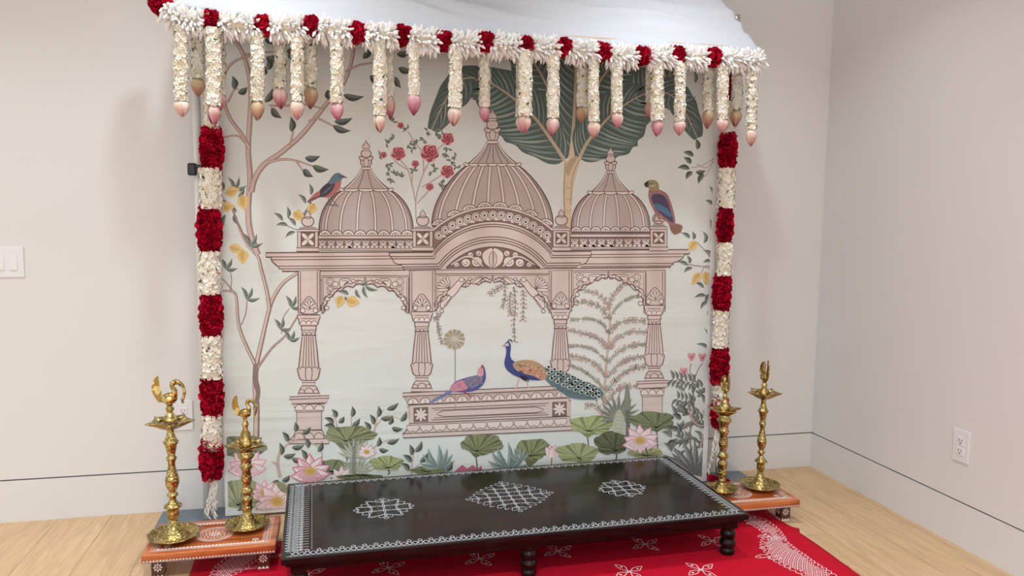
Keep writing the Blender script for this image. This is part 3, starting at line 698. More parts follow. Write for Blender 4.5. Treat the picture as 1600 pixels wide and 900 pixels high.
# parrot on the right post
pr.fill([(1045, 345), (1056, 350), (1066, 352), (1064, 362), (1054, 367), (1047, 358)], (166, 122, 98), 2)
for k in range(7): pr.line([(1048+k*2, 349), (1050+k*2.4, 364)], .8, (120, 84, 70))
pr.fill([(1014, 296), (1018, 291), (1030, 296), (1042, 303), (1048, 316), (1053, 333), (1055, 350), (1048, 352), (1038, 344), (1027, 340), (1022, 330), (1016, 318), (1013, 306)], (176, 116, 118), 3)
pr.nl(); pr.auto = False
for k in range(90):
    x, y = rnd.uniform(1016, 1050), rnd.uniform(298, 345)
    if 1012 < x-(y-300)*.35 < 1032: pr.fill(ell(x, y, 1, .8, 5), (224, 170, 150) if k % 2 else (120, 80, 110))
pr.auto = True
pr.fill([(1018, 306), (1030, 303), (1041, 310), (1048, 330), (1052, 348), (1042, 342), (1030, 332), (1022, 322)], (86, 78, 118), 3)
pr.fill([(1022, 318), (1032, 320), (1044, 328), (1050, 338), (1044, 338), (1032, 330), (1024, 326)], (82, 130, 172), 3)
pr.fill([(1010, 290), (1010, 284), (1016, 281), (1024, 282), (1029, 288), (1029, 297), (1022, 299), (1015, 296)], (166, 150, 104), 3)
pr.fill([(1013, 283), (1007, 286), (1007, 290), (1010, 293), (1013, 290)], (70, 60, 64), 2); pr.fill(ell(1017, 287, 1.3, 1.3, 8), (50, 40, 40)); pr.line([(1016, 291), (1024, 290)], 1.4, (220, 208, 170))
for a in [[(1024, 338), (1022, 344), (1028, 346)], [(1030, 340), (1030, 345), (1035, 346)]]: pr.line(a, 1.6, (100, 70, 66), 3)
# pheasant
PK = (224, 140, 168)
pr.line([(712, 607), (696, 616), (680, 625), (671, 629)], 6.5, (112, 134, 196), 4, w1=3); 
pr.fill([(703, 606), (712, 596), (722, 592), (735, 588), (748, 586), (752, 578), (751, 573), (754, 570), (757, 575), (759, 586), (757, 597), (748, 607), (736, 612), (718, 613), (706, 611)], (86, 96, 178), 3)
pr.fill([(703, 606), (713, 597), (724, 594), (733, 600), (729, 608), (716, 611), (706, 611)], PK, 3)
pr.fill([(725, 593), (736, 588), (750, 586), (754, 592), (748, 601), (737, 607), (728, 602)], (130, 128, 168), 3)
pr.nl(); pr.auto = False
for k in range(70):
    x, y = rnd.uniform(708, 753), rnd.uniform(588, 609)
    if y < 612-(x-708)*.22 and y > 603-(x-708)*.36: pr.line([(x, y), (x+2.4, y-1.4)], .9, rnd.choice([(196, 196, 160), (214, 120, 150), (96, 110, 140), (100, 130, 120)]))
pr.auto = True
pr.fill([(746, 586), (747, 577), (752, 573), (755, 577), (755, 586), (751, 588)], (232, 160, 172), 3); pr.fill([(751, 575), (753, 568), (755, 575)], (214, 90, 104))
for a in [[(726, 612), (733, 617), (742, 620)], [(722, 612), (730, 616), (736, 622)]]: pr.line(a, 1.2, (190, 80, 90), 3)
# peacock
tailc = (98, 132, 138)
pr.fill([(843, 572), (856, 576), (872, 580), (890, 584), (905, 592), (925, 600), (938, 608), (943, 615), (938, 621), (925, 624), (908, 624), (890, 621), (878, 614), (866, 604), (853, 594)], tailc, 3)
pr.nl(); pr.auto = False
for k in range(70):
    t = rnd.random(); x = 852+85*t; y = 578+38*t+rnd.uniform(-9, 11)*(1-abs(t-.45)); pr.line([(x, y), (x+6, y+3.5)], .8, (60, 96, 108), 0)
for row in range(4):
    for k in range(9):
        t = (k+.4+.5*(row % 2))/9; x = 853+83*t; wdt = 9+16*math.sin(PI*(t*.75+.2)); y = 577+37*t+(row/3-.36)*wdt*.78
        pr.fill(ell(x, y, 3.7, 2.5, 10, .5), (218, 230, 222)); pr.fill(ell(x+.5, y+.2, 2.2, 1.5, 8, .5), (84, 140, 146)); 
pr.auto = True
for k in range(12): pr.line([(860+k*6, 600+k*1.8), (868+k*6, 609+k*1.6)], .9, (70, 104, 112))
BL = (58, 82, 160)
pr.fill([(788, 538), (792, 534), (797, 536), (798, 544), (797, 553), (799, 561), (806, 566), (814, 569), (830, 575), (850, 585), (852, 591), (842, 594), (826, 593), (810, 589), (798, 583), (790, 575), (788, 566), (790, 556), (791, 546)], BL, 3)
pr.fill([(801, 568), (812, 563), (830, 563), (845, 569), (852, 578), (854, 590), (845, 593), (832, 586), (816, 582), (805, 577)], (196, 158, 118), 3)
pr.fill([(812, 576), (826, 573), (842, 578), (851, 588), (846, 593), (832, 587), (818, 583)], (222, 150, 122), 3)
pr.nl(); pr.auto = False
for k in range(60):
    x = rnd.uniform(806, 848); y = 565+(x-806)*.25+rnd.uniform(0, 15); pr.line([(x, y), (x+1.6, y+1.4), (x+3, y)], .8, rnd.choice([(110, 76, 66), (236, 214, 160), (150, 110, 80)]))
pr.auto = True
pr.fill([(816, 586), (824, 590), (826, 596), (818, 594), (812, 589)], (56, 50, 76), 3)
pr.line([(790, 538), (784.5, 541)], 1.4, (150, 150, 150)); pr.fill([(789, 537), (794, 536), (795, 540), (790, 541)], (232, 236, 236)); pr.fill(ell(792, 538.5, 1, 1, 6), (30, 30, 40)); pr.line([(793, 534), (796, 531), (800, 532.5)], 2, (60, 64, 110), 3)
for a in [[(811, 590), (809, 598), (806, 606), (802, 608)], [(806, 606), (810, 608)], [(824, 593), (824, 600), (825, 605), (821, 607)], [(825, 605), (829, 606)]]: pr.line(a, 1.4, (222, 170, 160), 2)

# ---- garden along the foot
def teal(x, y, h, n=7):
    for k in range(n):
        a = 90+(k-(n-1)/2)*24+rnd.uniform(-5, 5); leaf(x, y, a, h*(1-.06*abs(k-(n-1)/2)), h*.24, (122, 150, 146), (158, 180, 174), .1*(1 if k < n/2 else -1)); 
def twig(pts, w_=2.0, c=(214, 184, 172)): pr.line(pts, w_+.5, (190, 160, 150), 5, w1=1.2); pr.line(pts, w_*.6, c, 5, w1=.8)
ND, ND2 = (78, 90, 82), (126, 136, 120)
def bud(x, y, a, l=17): leaf(x, y, a, l, 9, ND, ND2)
def lotusleaf(sx, sy, cx, cy, w_, h, c, stem_y=None, seed=0):
    R_ = random.Random(seed)
    dk = tuple(v*.80 for v in c); lt = tuple(min(255, v*1.08+6) for v in c)
    rim = []
    for i in range(28):
        t = 2*PI*i/28; q = 1+.08*math.sin(5*t+seed)+.085*abs(math.sin(5.5*t+seed*2))
        rim.append((cx+w_*q*math.cos(t), cy+h*q*math.sin(t)*(.8 if math.sin(t) < 0 else 1)))
    if stem_y: pr.line([(sx, sy), (sx+1.5, (sy+stem_y)/2), (sx-1, stem_y)], 2.2, (96, 104, 92), 4)
    if sy > cy+h*.8: pr.fill([(cx-w_*.8, cy+h*.4), (sx-4, sy-3), (sx, sy), (sx+4, sy-3), (cx+w_*.8, cy+h*.4)], dk)
    pr.fill(rim, c)
    pr.nl(); pr.auto = False
    for i in range(0, 28, 2):
        x, y = rim[i]; m = ((sx*.5+x*.5)+R_.uniform(-2, 2), (min(sy, cy+h*.7)*.5+y*.5)+R_.uniform(-1, 1))
        nx = rim[(i+1) % 28]
        pr.fill([(sx, min(sy, cy+h*.75)), m, (x, y), nx], dk if i % 4 else c)
        pr.line([(sx, min(sy, cy+h*.75)), m, (x*.96+sx*.04, y*.96+sy*.04)], .9, lt, 3)
    pr.auto = True
def lotus(x, y, r, c=(246, 214, 220), ce=(226, 120, 152), open_=True):
    A = [92, 58, 126, 28, 156, 4, 182] if open_ else [75, 105, 60, 120, 90]
    for k, a in enumerate(A):
        l = r*(1.25 if k < 4 else 1.1); leaf(x, y+r*.25, a, l*1.05, r*.78, ce, None, 0); leaf(x, y+r*.25, a, l*.97, r*.70, c, (250, 236, 236), 0)
    if open_:
        for k in range(5): leaf(x, y+r*.1, 200+k*35, r*.75, r*.5, ce, None, 0); leaf(x, y+r*.1, 200+k*35, r*.7, r*.46, c, None, 0)
        pr.fill(ell(x, y, r*.3, r*.24, 14), (236, 196, 96))
        for k in range(14):
            t = 2*PI*k/14; pr.line([(x, y), (x+math.cos(t)*r*.44, y+math.sin(t)*r*.34)], 1.1, (222, 170, 70))
# left cluster
twig([(438, 745), (434, 725), (438, 705), (455, 690), (470, 684)], 4); twig([(436, 730), (428, 722), (424, 722)], 2); twig([(455, 690), (474, 688), (500, 700), (503, 722)], 2)
for q in [(462, 675, 95, 16), (450, 690, 120, 18), (440, 711, 100, 20), (443, 713, 15, 20), (456, 699, 12, 20), (472, 678, 40, 18), (482, 700, 110, 18), (497, 706, 70, 18), (456, 716, -10, 18), (478, 718, 115, 18), (441, 752, 40, 16), (438, 757, 165, 14)]: bud(*q)
twig([(527, 668), (524, 655), (518, 648)], 2); twig([(549, 670), (549, 650)], 2); twig([(584, 680), (588, 665), (605, 650), (625, 655)], 3); twig([(586, 668), (590, 650), (600, 640)], 2); twig([(583, 700), (600, 690), (615, 686)], 2)
for q in [(522, 662, 150, 18), (526, 653, 120, 16), (529, 661, 50, 14), (550, 652, 90, 18), (550, 666, 45, 18), (524, 668, 170, 18), (578, 674, 120, 18), (584, 664, 110, 18), (591, 652, 90, 18), (595, 654, 10, 18), (604, 640, 30, 22), (608, 664, 75, 16), (612, 668, -5, 18), (626, 658, 60, 18), (590, 698, 80, 16), (604, 692, 20, 22), (592, 702, -5, 16)]: bud(*q)
lotusleaf(541, 708, 547, 678, 38, 15, (150, 160, 112), 742, 1); lotusleaf(518, 742, 518, 728, 29, 12, (138, 152, 106), 748, 2)
# spiky pale plants
def spiky(x, y, h, c=(196, 202, 184)):
    for k in range(9): leaf(x, y, 90+(k-4)*17, h*(1-.05*abs(k-4)), h*.16, c, (164, 172, 150), 0)
    for k in range(8): pr.line([(x-h*.1, y-k*h*.09), (x, y-k*h*.09+1), (x+h*.1, y-k*h*.09)], .9, (140, 150, 126))
spiky(552, 716, 34); spiky(563, 742, 34); spiky(566, 716, 32); spiky(548, 740, 28, (184, 192, 170))
pr.line([(553, 745), (553, 715), (556, 690)], 5, (150, 156, 138)); [pr.line([(550, 744-k*4), (556, 743-k*4)], .8, (112, 118, 104)) for k in range(12)]
lotus(485, 736, 27, (244, 190, 206), (222, 110, 150)); lotus(534, 746, 17, (248, 230, 232), (236, 196, 210))
lotusleaf(607, 735, 604, 722, 25, 12, (176, 190, 122), 742, 3); lotusleaf(560, 742, 563, 745, 34, 6, (130, 142, 102), None, 4)
lotus(573, 706, 12, (250, 236, 236), (236, 170, 190))
twig([(643, 742), (645, 715), (650, 700)], 2); twig([(646, 735), (658, 722)], 2)
for q in [(643, 712, 100, 18), (649, 706, 60, 20), (643, 722, 140, 18), (656, 722, 50, 20), (640, 735, 140, 18), (659, 738, 30, 18), (648, 730, 20, 0.1), (662, 742, 55, 18)]: bud(*q)
lotusleaf(668, 737, 670, 734, 26, 7, (140, 156, 104), None, 5); teal(684, 730, 36); bud(697, 736, 60, 18)
lotusleaf(744, 716, 753, 692, 31, 17, (140, 150, 100), 748, 6)
pr.fill([(710, 736), (722, 726), (730, 732), (738, 726), (746, 732), (752, 727), (756, 745), (708, 747)], (222, 104, 138), 1)
teal(794, 732, 42); lotusleaf(828, 730, 834, 700, 27, 17, (146, 158, 104), 740, 7); teal(812, 720, 24, 5)
lotus(863, 712, 17, (250, 214, 224), (226, 130, 160), False); pr.line([(862, 715), (861, 735)], 2, (150, 140, 110))
lotusleaf(918, 684, 925, 662, 33, 15, (176, 192, 124), 712, 8); lotusleaf(905, 716, 902, 706, 32, 16, (176, 190, 128), None, 9)
# dark palmetto and pale cactus at the right pillar
for k in range(13): leaf(967, 655, 90+(k-6)*16, 42-abs(k-6)*1.5, 6, (150, 158, 146), (118, 128, 118), 0)
pr.fill([(958, 700), (957, 665), (962, 645), (968, 640), (974, 650), (976, 668), (974, 700)], (196, 204, 178), 3)
for k in range(9): pr.line([(959, 696-k*6), (966, 692-k*6), (974, 696-k*6)], .9, (158, 168, 142), 3)
pr.fill([(974, 645), (976, 615), (980, 600), (984, 616), (985, 645), (980, 650)], (142, 150, 134), 3); pr.line([(980, 640), (981, 660), (981, 690)], 7, (120, 128, 116))
for k in range(10): pr.line([(977, 645+k*5), (985, 645+k*5)], .8, (90, 98, 88))
lotusleaf(962, 706, 955, 690, 25, 19, (108, 118, 84), 720, 10); lotusleaf(1026, 676, 1019, 656, 33, 16, (130, 146, 98), 720, 11)
lotusleaf(1012, 712, 1008, 706, 26, 8, (176, 188, 124), None, 12); lotus(1000, 688, 25, (250, 222, 230), (232, 140, 172)); pr.line([(1008, 700), (1012, 712)], 3, (100, 110, 96))
# grey foliage with pink flowers at the right edge
GR, GR2 = (104, 112, 112), (146, 152, 148)
pr.line([(1082, 720), (1078, 680), (1084, 640), (1082, 600), (1086, 585)], 3, (150, 128, 124), 5); pr.line([(1083, 600), (1078, 580), (1080, 568)], 1.6, (140, 120, 118), 4); pr.line([(1084, 596), (1092, 575), (1098, 568)], 1.6, (140, 120, 118), 4); pr.line([(1082, 608), (1070, 590), (1066, 588)], 1.6, (140, 120, 118), 4)
for (x, y) in [(1080, 558), (1097, 559), (1068, 581)]:
    pr.fill([(x-6, y-4), (x-3, y-7), (x, y-5), (x+4, y-7), (x+7, y-3), (x+3, y+5), (x-2, y+6)], (232, 160, 172), 2); pr.fill([(x-3, y-3), (x, y-1), (x+4, y-4), (x+1, y+4)], (206, 110, 130), 2)
for (x, y, a, n, l) in [(1085, 598, 160, 6, 16), (1084, 630, 150, 5, 15), (1086, 610, 40, 3, 16), (1084, 660, 30, 4, 15), (1078, 690, 150, 4, 17)]:
    for k in range(n):
        px, py = x+math.cos(math.radians(a))*k*7, y-math.sin(math.radians(a))*k*3.2
        leaf(px, py, a-50, l, 5.5, GR, GR2); leaf(px, py, a+75, l, 5.5, GR, GR2)
for k in range(70):
    x, y = rnd.uniform(1046, 1104), rnd.uniform(600, 735)
    if x > 1046+max(0, (680-y))*.25: leaf(x, y, rnd.uniform(20, 160), rnd.uniform(13, 22), 6.5, rnd.choice([GR, (124, 130, 130), (88, 96, 98)]), GR2)
for k in range(9): leaf(1084, 742, 90+(k-4)*19, 60, 10, (120, 126, 126), (158, 162, 160), .05)
twig([(1075, 640), (1085, 660), (1100, 665), (1112, 660)], 3.5); twig([(1095, 700), (1098, 680), (1110, 668)], 3)
for q in [(1064, 655, 150, 16), (1070, 648, 110, 16), (1060, 672, 170, 16), (1056, 690, 200, 16)]: bud(*q)
# right edge lemon branch and twigs
for p in [[(1118, 243), (1105, 262), (1088, 256)], [(1118, 246), (1098, 258), (1080, 262)], [(1116, 250), (1104, 272), (1100, 276)]]: pr.line(p, 1.3, (190, 160, 156), 4)
for q in [(1090, 234, 100, 18), (1084, 244, 160, 18), (1080, 256, 140, 16), (1078, 264, 175, 20), (1082, 268, 230, 16), (1087, 269, 10, 16), (1100, 272, 240, 18)]: bud(*q)
for q in [(1116, 305, 120, 16), (1114, 320, 150, 14), (1110, 375, 60, 16), (1104, 378, 110, 18), (1100, 380, 80, 16), (1084, 375, 100, 14), (1078, 372, 150, 16), (1112, 360, 100, 18), (1114, 400, 150, 18), (1112, 408, 190, 14),
          (1075, 415, 160, 18), (1078, 412, 110, 14), (1082, 418, 210, 16), (1112, 404, 120, 16), (1100, 450, 150, 18), (1104, 462, 190, 20), (1106, 470, 230, 18), (1110, 458, 250, 20), (1112, 480, 260, 20), (1104, 445, 120, 14), (1110, 540, 110, 30), (1108, 545, 160, 22), (1100, 120, 110, 18), (1086, 130, 95, 20), (1070, 160, 30, 20), (1100, 90, 200, 18), (1080, 100, 120, 16), (1088, 180, 150, 18)]:
    leaf(q[0], q[1], q[2], q[3], 6.5, LG, LG2)
pr.line([(1114, 408), (1100, 390), (1088, 378)], 1.3, TB, 4); pr.line([(1112, 415), (1095, 416), (1075, 413)], 1.2, TB, 4); pr.line([(1112, 420), (1100, 418), (1096, 428)], 1.2, TB, 4); pr.line([(1113, 440), (1112, 470), (1110, 500)], 1.2, TB, 4)
for q in [(1088, 377, -130, 20, 14), (1094, 426, -125, 24, 13), (1102, 424, -80, 22, 14)]: lemon(*q)
# left edge foot: leaves and flowers beside the brass lamps
lotusleaf(378, 700, 380, 697, 34, 20, (136, 152, 118), 790, 13); lotusleaf(372, 790, 377, 770, 34, 26, (176, 188, 142), 800, 14)
lotus(386, 728, 27, (248, 214, 224), (236, 150, 180)); pr.line([(392, 745), (380, 780), (374, 800)], 3, (110, 118, 104), 4)
lotus(414, 770, 20, (248, 206, 218), (230, 140, 170)); lotus(433, 783, 30, (250, 222, 228), (236, 160, 186)); 
pr.fill([(430, 752), (446, 756), (452, 770), (440, 768)], (150, 158, 110), 2)
for k in range(8): leaf(400+k*9, 808, 90+rnd.uniform(-30, 30), 16, 7, (176, 188, 176), (150, 164, 150))

# settle the print: every shape lies just above what it overlaps, so the whole print stays under a millimetre
cell = .005; H = {}
def cells(f_):
    xs = [pr.v[i][0] for i in f_]; zs = [pr.v[i][2] for i in f_]
    for a_ in range(int(min(xs)/cell)-1, int(max(xs)/cell)+1):
        for b_ in range(int(min(zs)/cell)-1, int(max(zs)/cell)+2): yield (a_, b_)
i0 = 0; top_l = 0
while i0 < len(pr.f):
    i1 = i0
    while i1 < len(pr.f) and pr.g[i1] == pr.g[i0]: i1 += 1
    cs = set()
    for k in range(i0, i1): cs.update(cells(pr.f[k]))
    lv = 1+max(H.get(c_, 0) for c_ in cs); top_l = max(top_l, lv)
    for c_ in cs: H[c_] = lv
    for k in range(i0, i1):
        for i in pr.f[k]: pr.v[i] = (pr.v[i][0], -lv*pr.step, pr.v[i][2])
    i0 = i1
# build the cloth as one mesh with its print
me = bpy.data.meshes.new('printed_backdrop'); me.from_pydata(pr.v, [], pr.f)
ca = me.color_attributes.new('print', 'FLOAT_COLOR', 'CORNER')
buf = []
for f_, c_ in zip(pr.f, pr.c): buf += list(c_)*len(f_)
ca.data.foreach_set('color', buf)
M_back = bpy.data.materials.new('printed_fabric'); M_back.use_nodes = True
nt = M_back.node_tree; b_ = nt.nodes['Principled BSDF']; at = nt.nodes.new('ShaderNodeAttribute'); at.attribute_name = 'print'
nt.links.new(at.outputs['Color'], b_.inputs['Base Color']); b_.inputs['Roughness'].default_value = .55; b_.inputs['Specular IOR Level'].default_value = .3
tc = nt.nodes.new('ShaderNodeTexCoord')
def mapn(sc, det, x, dist=0):
    mp = nt.nodes.new('ShaderNodeMapping'); mp.inputs['Scale'].default_value = x; nt.links.new(tc.outputs['Object'], mp.inputs[0])
    n = nt.nodes.new('ShaderNodeTexNoise'); n.inputs['Scale'].default_value = sc; n.inputs['Detail'].default_value = det; n.inputs['Distortion'].default_value = dist; nt.links.new(mp.outputs[0], n.inputs['Vector']); return n
nA = mapn(1.6, 2, (2.6, .0, .35)); nB = mapn(1.1, 3, (.7, .0, 5.0), .6)
b1 = nt.nodes.new('ShaderNodeBump'); b1.inputs['Strength'].default_value = .5; b1.inputs['Distance'].default_value = .05; nt.links.new(nA.outputs['Fac'], b1.inputs['Height'])
b2 = nt.nodes.new('ShaderNodeBump'); b2.inputs['Strength'].default_value = .6; b2.inputs['Distance'].default_value = .02; nt.links.new(nB.outputs['Fac'], b2.inputs['Height']); nt.links.new(b1.outputs[0], b2.inputs['Normal'])
nt.links.new(b2.outputs[0], b_.inputs['Normal'])
me.materials.append(M_back)
me.update()
bk = bpy.data.objects.new('printed_backdrop', me); COL.objects.link(bk); bk.location = (0, BY, 0)
tag(bk, 'large printed fabric backdrop of a domed pink pavilion with peacock, palm and lotus garden', 'backdrop')
# ------------------------------------------------------------------ flower builders
M_jas = mat('white_petals', C(248, 246, 236), .9, spec=.05)
M_jas2 = mat('cream_petals', C(238, 230, 206), .9, spec=.05)
M_tub = mat('tuberose_petals', C(252, 251, 248), .8, spec=.1)
M_core = mat('thread_core', C(222, 214, 190), .9)
M_green = mat('green_leaf_bits', C(52, 76, 48), .55)
M_red = mat('red_petals', C(200, 16, 52), .8, spec=.1, var=(24, C(172, 8, 42)))
M_redd = mat('dark_red_petals', C(140, 6, 34), .8, spec=.1)
M_thread = mat('white_thread', C(236, 232, 222), .7)
def rosette(mb, P, D, r, mi, R_, petals=5, cup=.5):
    """small open flower at P facing D"""
    D = D.normalized(); a = D.orthogonal().normalized(); b = D.cross(a); ph = R_.uniform(0, 2*PI)
    vs = []; fs = []
    for k in range(petals):
        t = ph+2*PI*k/petals; e = a*math.cos(t)+b*math.sin(t); s_ = D.cross(e)
        w_ = r*.46; l = r*R_.uniform(.85, 1.1); k0 = len(vs)
        vs += [P+s_*-w_*.35, P+s_*w_*.35, P+e*l*.6+D*(cup*r*.55)+s_*w_, P+e*l*.6+D*(cup*r*.55)-s_*w_, P+e*l+D*(cup*r*.45)+s_*w_*.5, P+e*l+D*(cup*r*.45)-s_*w_*.5]
        fs += [(k0, k0+1, k0+2, k0+3), (k0+3, k0+2, k0+4, k0+5)]
    mb.add(vs, fs, mi)
def spike(mb, P, D, l, r, mi, R_):
    """a slim tuberose floret"""
    D = D.normalized(); a = D.orthogonal().normalized(); b = D.cross(a); vs = []; fs = []; n = 5
    for k, (t, q) in enumerate([(0, .4), (.3, .75), (.6, 1.0), (.85, .62), (1.0, .06)]):
        bend = Vector((0, 0, -1))*l*.12*t*t
        for i in range(n):
            g_ = 2*PI*i/n; vs.append(P+D*l*t+bend+(a*math.cos(g_)+b*math.sin(g_))*r*q)
    for k in range(4):
        for i in range(n): j = (i+1) % n; fs.append((k*n+i, k*n+j, (k+1)*n+j, (k+1)*n+i))
    mb.add(vs, fs, mi)
def ruffle(mb, P, D, r, mi, R_):
    """crinkled carnation petal fan at P standing along D"""
    D = D.normalized(); a = D.orthogonal().normalized(); q = R_.uniform(0, 2*PI); b = D.cross(a)
    e = a*math.cos(q)+b*math.sin(q); s_ = D.cross(e); n = 4; vs = []; fs = []
    for i in range(n+1):
        t = -1+2*i/n; z = (1 if i % 2 else -1)*r*.16
        vs += [P+s_*t*r*.25, P+D*r*.6+s_*t*r*.55+e*z*.6, P+D*r*(1.0-.18*t*t)+s_*t*r*.75+e*(z+r*.2)]
    for i in range(n):
        k0 = i*3; fs += [(k0, k0+3, k0+4, k0+1), (k0+1, k0+4, k0+5, k0+2)]
    mb.add(vs, fs, mi)
def frame_at(path, t):
    K = len(path)-1; f_ = t*K; i = min(K-1, int(f_)); q = f_-i
    P = path[i].lerp(path[i+1], q); T = (path[i+1]-path[i]).normalized()
    a = T.cross(Vector((0, 1, 0))) if abs(T.y) < .9 else T.cross(Vector((0, 0, 1)))
    a.normalize(); return P, T, a, T.cross(a)
def plen(path): return sum((path[i+1]-path[i]).length for i in range(len(path)-1))
def jasmine(path, rad, seed, fl=.0125, cup=.5, core=True, mats=(0, 1), step=.0125, loose=0.0):
    """a packed column of small white flowers: materials 0 white 1 cream 2 core 3 green"""
    R_ = random.Random(seed); mb = MB(); L = plen(path)
    n = max(3, int(L/step))
    if core:
        K = 12; mb.tube([frame_at(path, i/K)[0] for i in range(K+1)], [rad*.62]*(K+1), 8, 2)
    ring = max(5, int(2*PI*rad/(fl*1.25)))
    bulge = [R_.uniform(-.1, .12) for _ in range(n//4+3)]
    for k in range(n):
        t = (k+.5)/n; P, T, a, b = frame_at(path, t)
        u = t*n/4; bi = int(u); rr = rad*(1+bulge[bi]*(1-(u-bi))+bulge[bi+1]*(u-bi))
        for i in range(ring):
            if R_.random() < loose: continue
            g_ = 2*PI*(i+.5*(k % 2))/ring+R_.uniform(-.15, .15); D = a*math.cos(g_)+b*math.sin(g_)
            D2 = (D+T*R_.uniform(-.5, .5)+a*R_.uniform(-.25, .25)).normalized()
            rosette(mb, P+D*rr*R_.uniform(.72, .9), D2, fl*R_.uniform(.8, 1.1), 0 if R_.random() < .7 else 1, R_, 5, cup)
    for k in range(max(1, int(L*26))):
        P, T, a, b = frame_at(path, R_.uniform(.08, .95)); g_ = R_.uniform(0, 2*PI)
        D = a*math.cos(g_)+b*math.sin(g_); Q = P+D*rad*.98
        for j in range(3):
            e = (T*R_.uniform(-1, 1)+a*R_.uniform(-1, 1)).normalized()*.0085; s_ = D.cross(e)*.4
            mb.add([Q-e-D*.002, Q+s_, Q+e+D*.003, Q-s_], [(0, 1, 2, 3)], 3)
    return mb
MJ = [M_jas, M_jas2, M_core, M_green]
def carnation(path, rad, seed, step=.011, fl=.02):
    R_ = random.Random(seed); mb = MB(); L = plen(path); n = max(3, int(L/step)); K = 10
    mb.tube([frame_at(path, i/K)[0] for i in range(K+1)], [rad*(.3+.42*math.sin(PI*(i+.7)/(K+1.4))) for i in range(K+1)], 10, 1)
    ring = max(7, int(2*PI*rad/(fl*.62)))
    for k in range(n):
        t = (k+.5)/n; P, T, a, b = frame_at(path, t); env = min(1, .74+.9*math.sin(PI*t)**.8*.3)*(1+.07*math.sin(k*1.9+seed))
        for i in range(ring):
            g_ = 2*PI*(i+.5*(k % 2))/ring+R_.uniform(-.2, .2); D = a*math.cos(g_)+b*math.sin(g_)
            D2 = (D+T*R_.uniform(-.55, .55)+T*(t-.5)*.7+D.cross(T)*R_.uniform(-.4, .4)).normalized()
            ruffle(mb, P+D*rad*env*.55, D2, rad*env*.48*R_.uniform(.8, 1.1) if rad < .03 else fl*env*R_.uniform(.85, 1.15), 0 if R_.random() < .8 else 1, R_)
    return mb
def tuberose(path, rad, seed):
    R_ = random.Random(seed); mb = MB(); L = plen(path); n = max(3, int(L/.0052))
    mb.tube([frame_at(path, i/6)[0] for i in range(7)], [rad*.42]*7, 8, 1)
    for k in range(n):
        P, T, a, b = frame_at(path, (k+R_.random())/n)
        for i in range(9):
            g_ = 2*PI*(i+R_.random())/9; D = a*math.cos(g_)+b*math.sin(g_)
            D2 = (D+T*R_.uniform(-.2, .7)).normalized(); spike(mb, P+D*rad*.22, D2, rad*R_.uniform(.6, .95), rad*.115, 0, R_)
    return mb

# ------------------------------------------------------------------ garland stand, canopy
PY = -.12; XL, XR = -2.843, -.57
M_white_metal = mat('white_painted_metal', C(226, 226, 226), .4)
M_steel = mat('grey_steel_plate', C(122, 134, 142), .45, metal=.3, bump=(40, .05, .001))
M_chrome = mat('silver_tube', C(198, 198, 200), .25, metal=.9)
M_wood = mat('pale_wood_bar', C(214, 182, 150), .5, bump=(60, .1, .001))
st = thing('garland_stand', 'white metal stand with two upright posts on grey base plates holding the canopy', 'stand', (0, 0, 0))
for X in (XL, XR):
    m_ = MB(); m_.tube([(X, PY, .006), (X, PY, 2.10)], .0155, 16); m_.build('post', M_white_metal, st)
    m_ = MB(); m_.tube([(X, PY, 2.09), (X, PY, 2.142), (X, PY, 2.146)], [.0165, .0165, .012], 16); m_.tube([(X, PY, 2.085), (X, PY, 2.092)], .019, 16); m_.build('post_cap', M_chrome, st)
    m_ = MB(); m_.box((X-.19, -.27, 0), (X+.17, -.012, .007), bev=.002); m_.build('base_plate', M_steel, st)
    xf = X+(-.045 if X < -2 else -.03)
    m_ = MB(); m_.tube([(X, PY, 2.03), (xf, -.35, 1.94)], .008, 10); m_.build('side_rail', M_white_metal, st)
m_ = MB(); m_.tube([(XL, PY, 2.03), (XR, PY, 2.03)], .011, 12); m_.build('back_rail', M_white_metal, st)
m_ = MB(); m_.box((-2.90, -.357, 1.932), (-.60, -.335, 1.956), bev=.003); m_.build('front_bar', M_wood, st)

# white cloth roof: rises from the front bar to the back
M_cloth = mat('white_cloth', C(206, 211, 220), .85, spec=.15)
top = [(268, 7), (340, 17), (420, 27), (520, 37), (620, 44), (700, 51), (800, 58), (900, 65), (980, 72), (1080, 78), (1150, 81), (1189, 81)]
fr_ = [on_y(x, y, -.372) for x, y in top]
P_BULGE = .05
bm = bmesh.new(); rows = []; NU, NV = 110, 34
def lerp_path(P, t):
    f_ = t*(len(P)-1); i = min(len(P)-2, int(f_)); return P[i].lerp(P[i+1], f_-i)
for j in range(NV+1):
    v = j/NV; row = []
    for i in range(NU+1):
        u = i/NU; A = lerp_path(fr_, u)
        # ridge line near the wall; the cloth narrows to it at the right
        xr = -2.80+u*(2.80-.885)
        B = Vector((xr, -.115, 2.26+.03*math.sin(u*9)))
        P = A.lerp(B, v)
        P.z += .035*math.sin(PI*v)*(1-.3*u)                # belly of the cloth
        if u > .9: k = (u-.9)/.1; P.x += P_BULGE*math.sin(PI*v**1.5)*k; P.z += .02*math.sin(PI*v)*k
        wr = noise.noise(Vector((u*7+v*3.5, v*4, 1.3)))*.016+noise.noise(Vector((u*26+v*20, v*9, 4)))*.006
        wr += .006*math.sin((u*3.2+v*5.5+noise.noise(Vector((u*4, v*3, 0)))*1.2)*6)*math.sin(PI*min(1, v*1.2))
        e = min(1, v*5)
        P += Vector((0, -.5, .5))*wr*e*1.7
        row.append(bm.verts.new(P))
    rows.append(row)
for j in range(NV):
    for i in range(NU): bm.faces.new((rows[j][i], rows[j][i+1], rows[j+1][i+1], rows[j+1][i]))
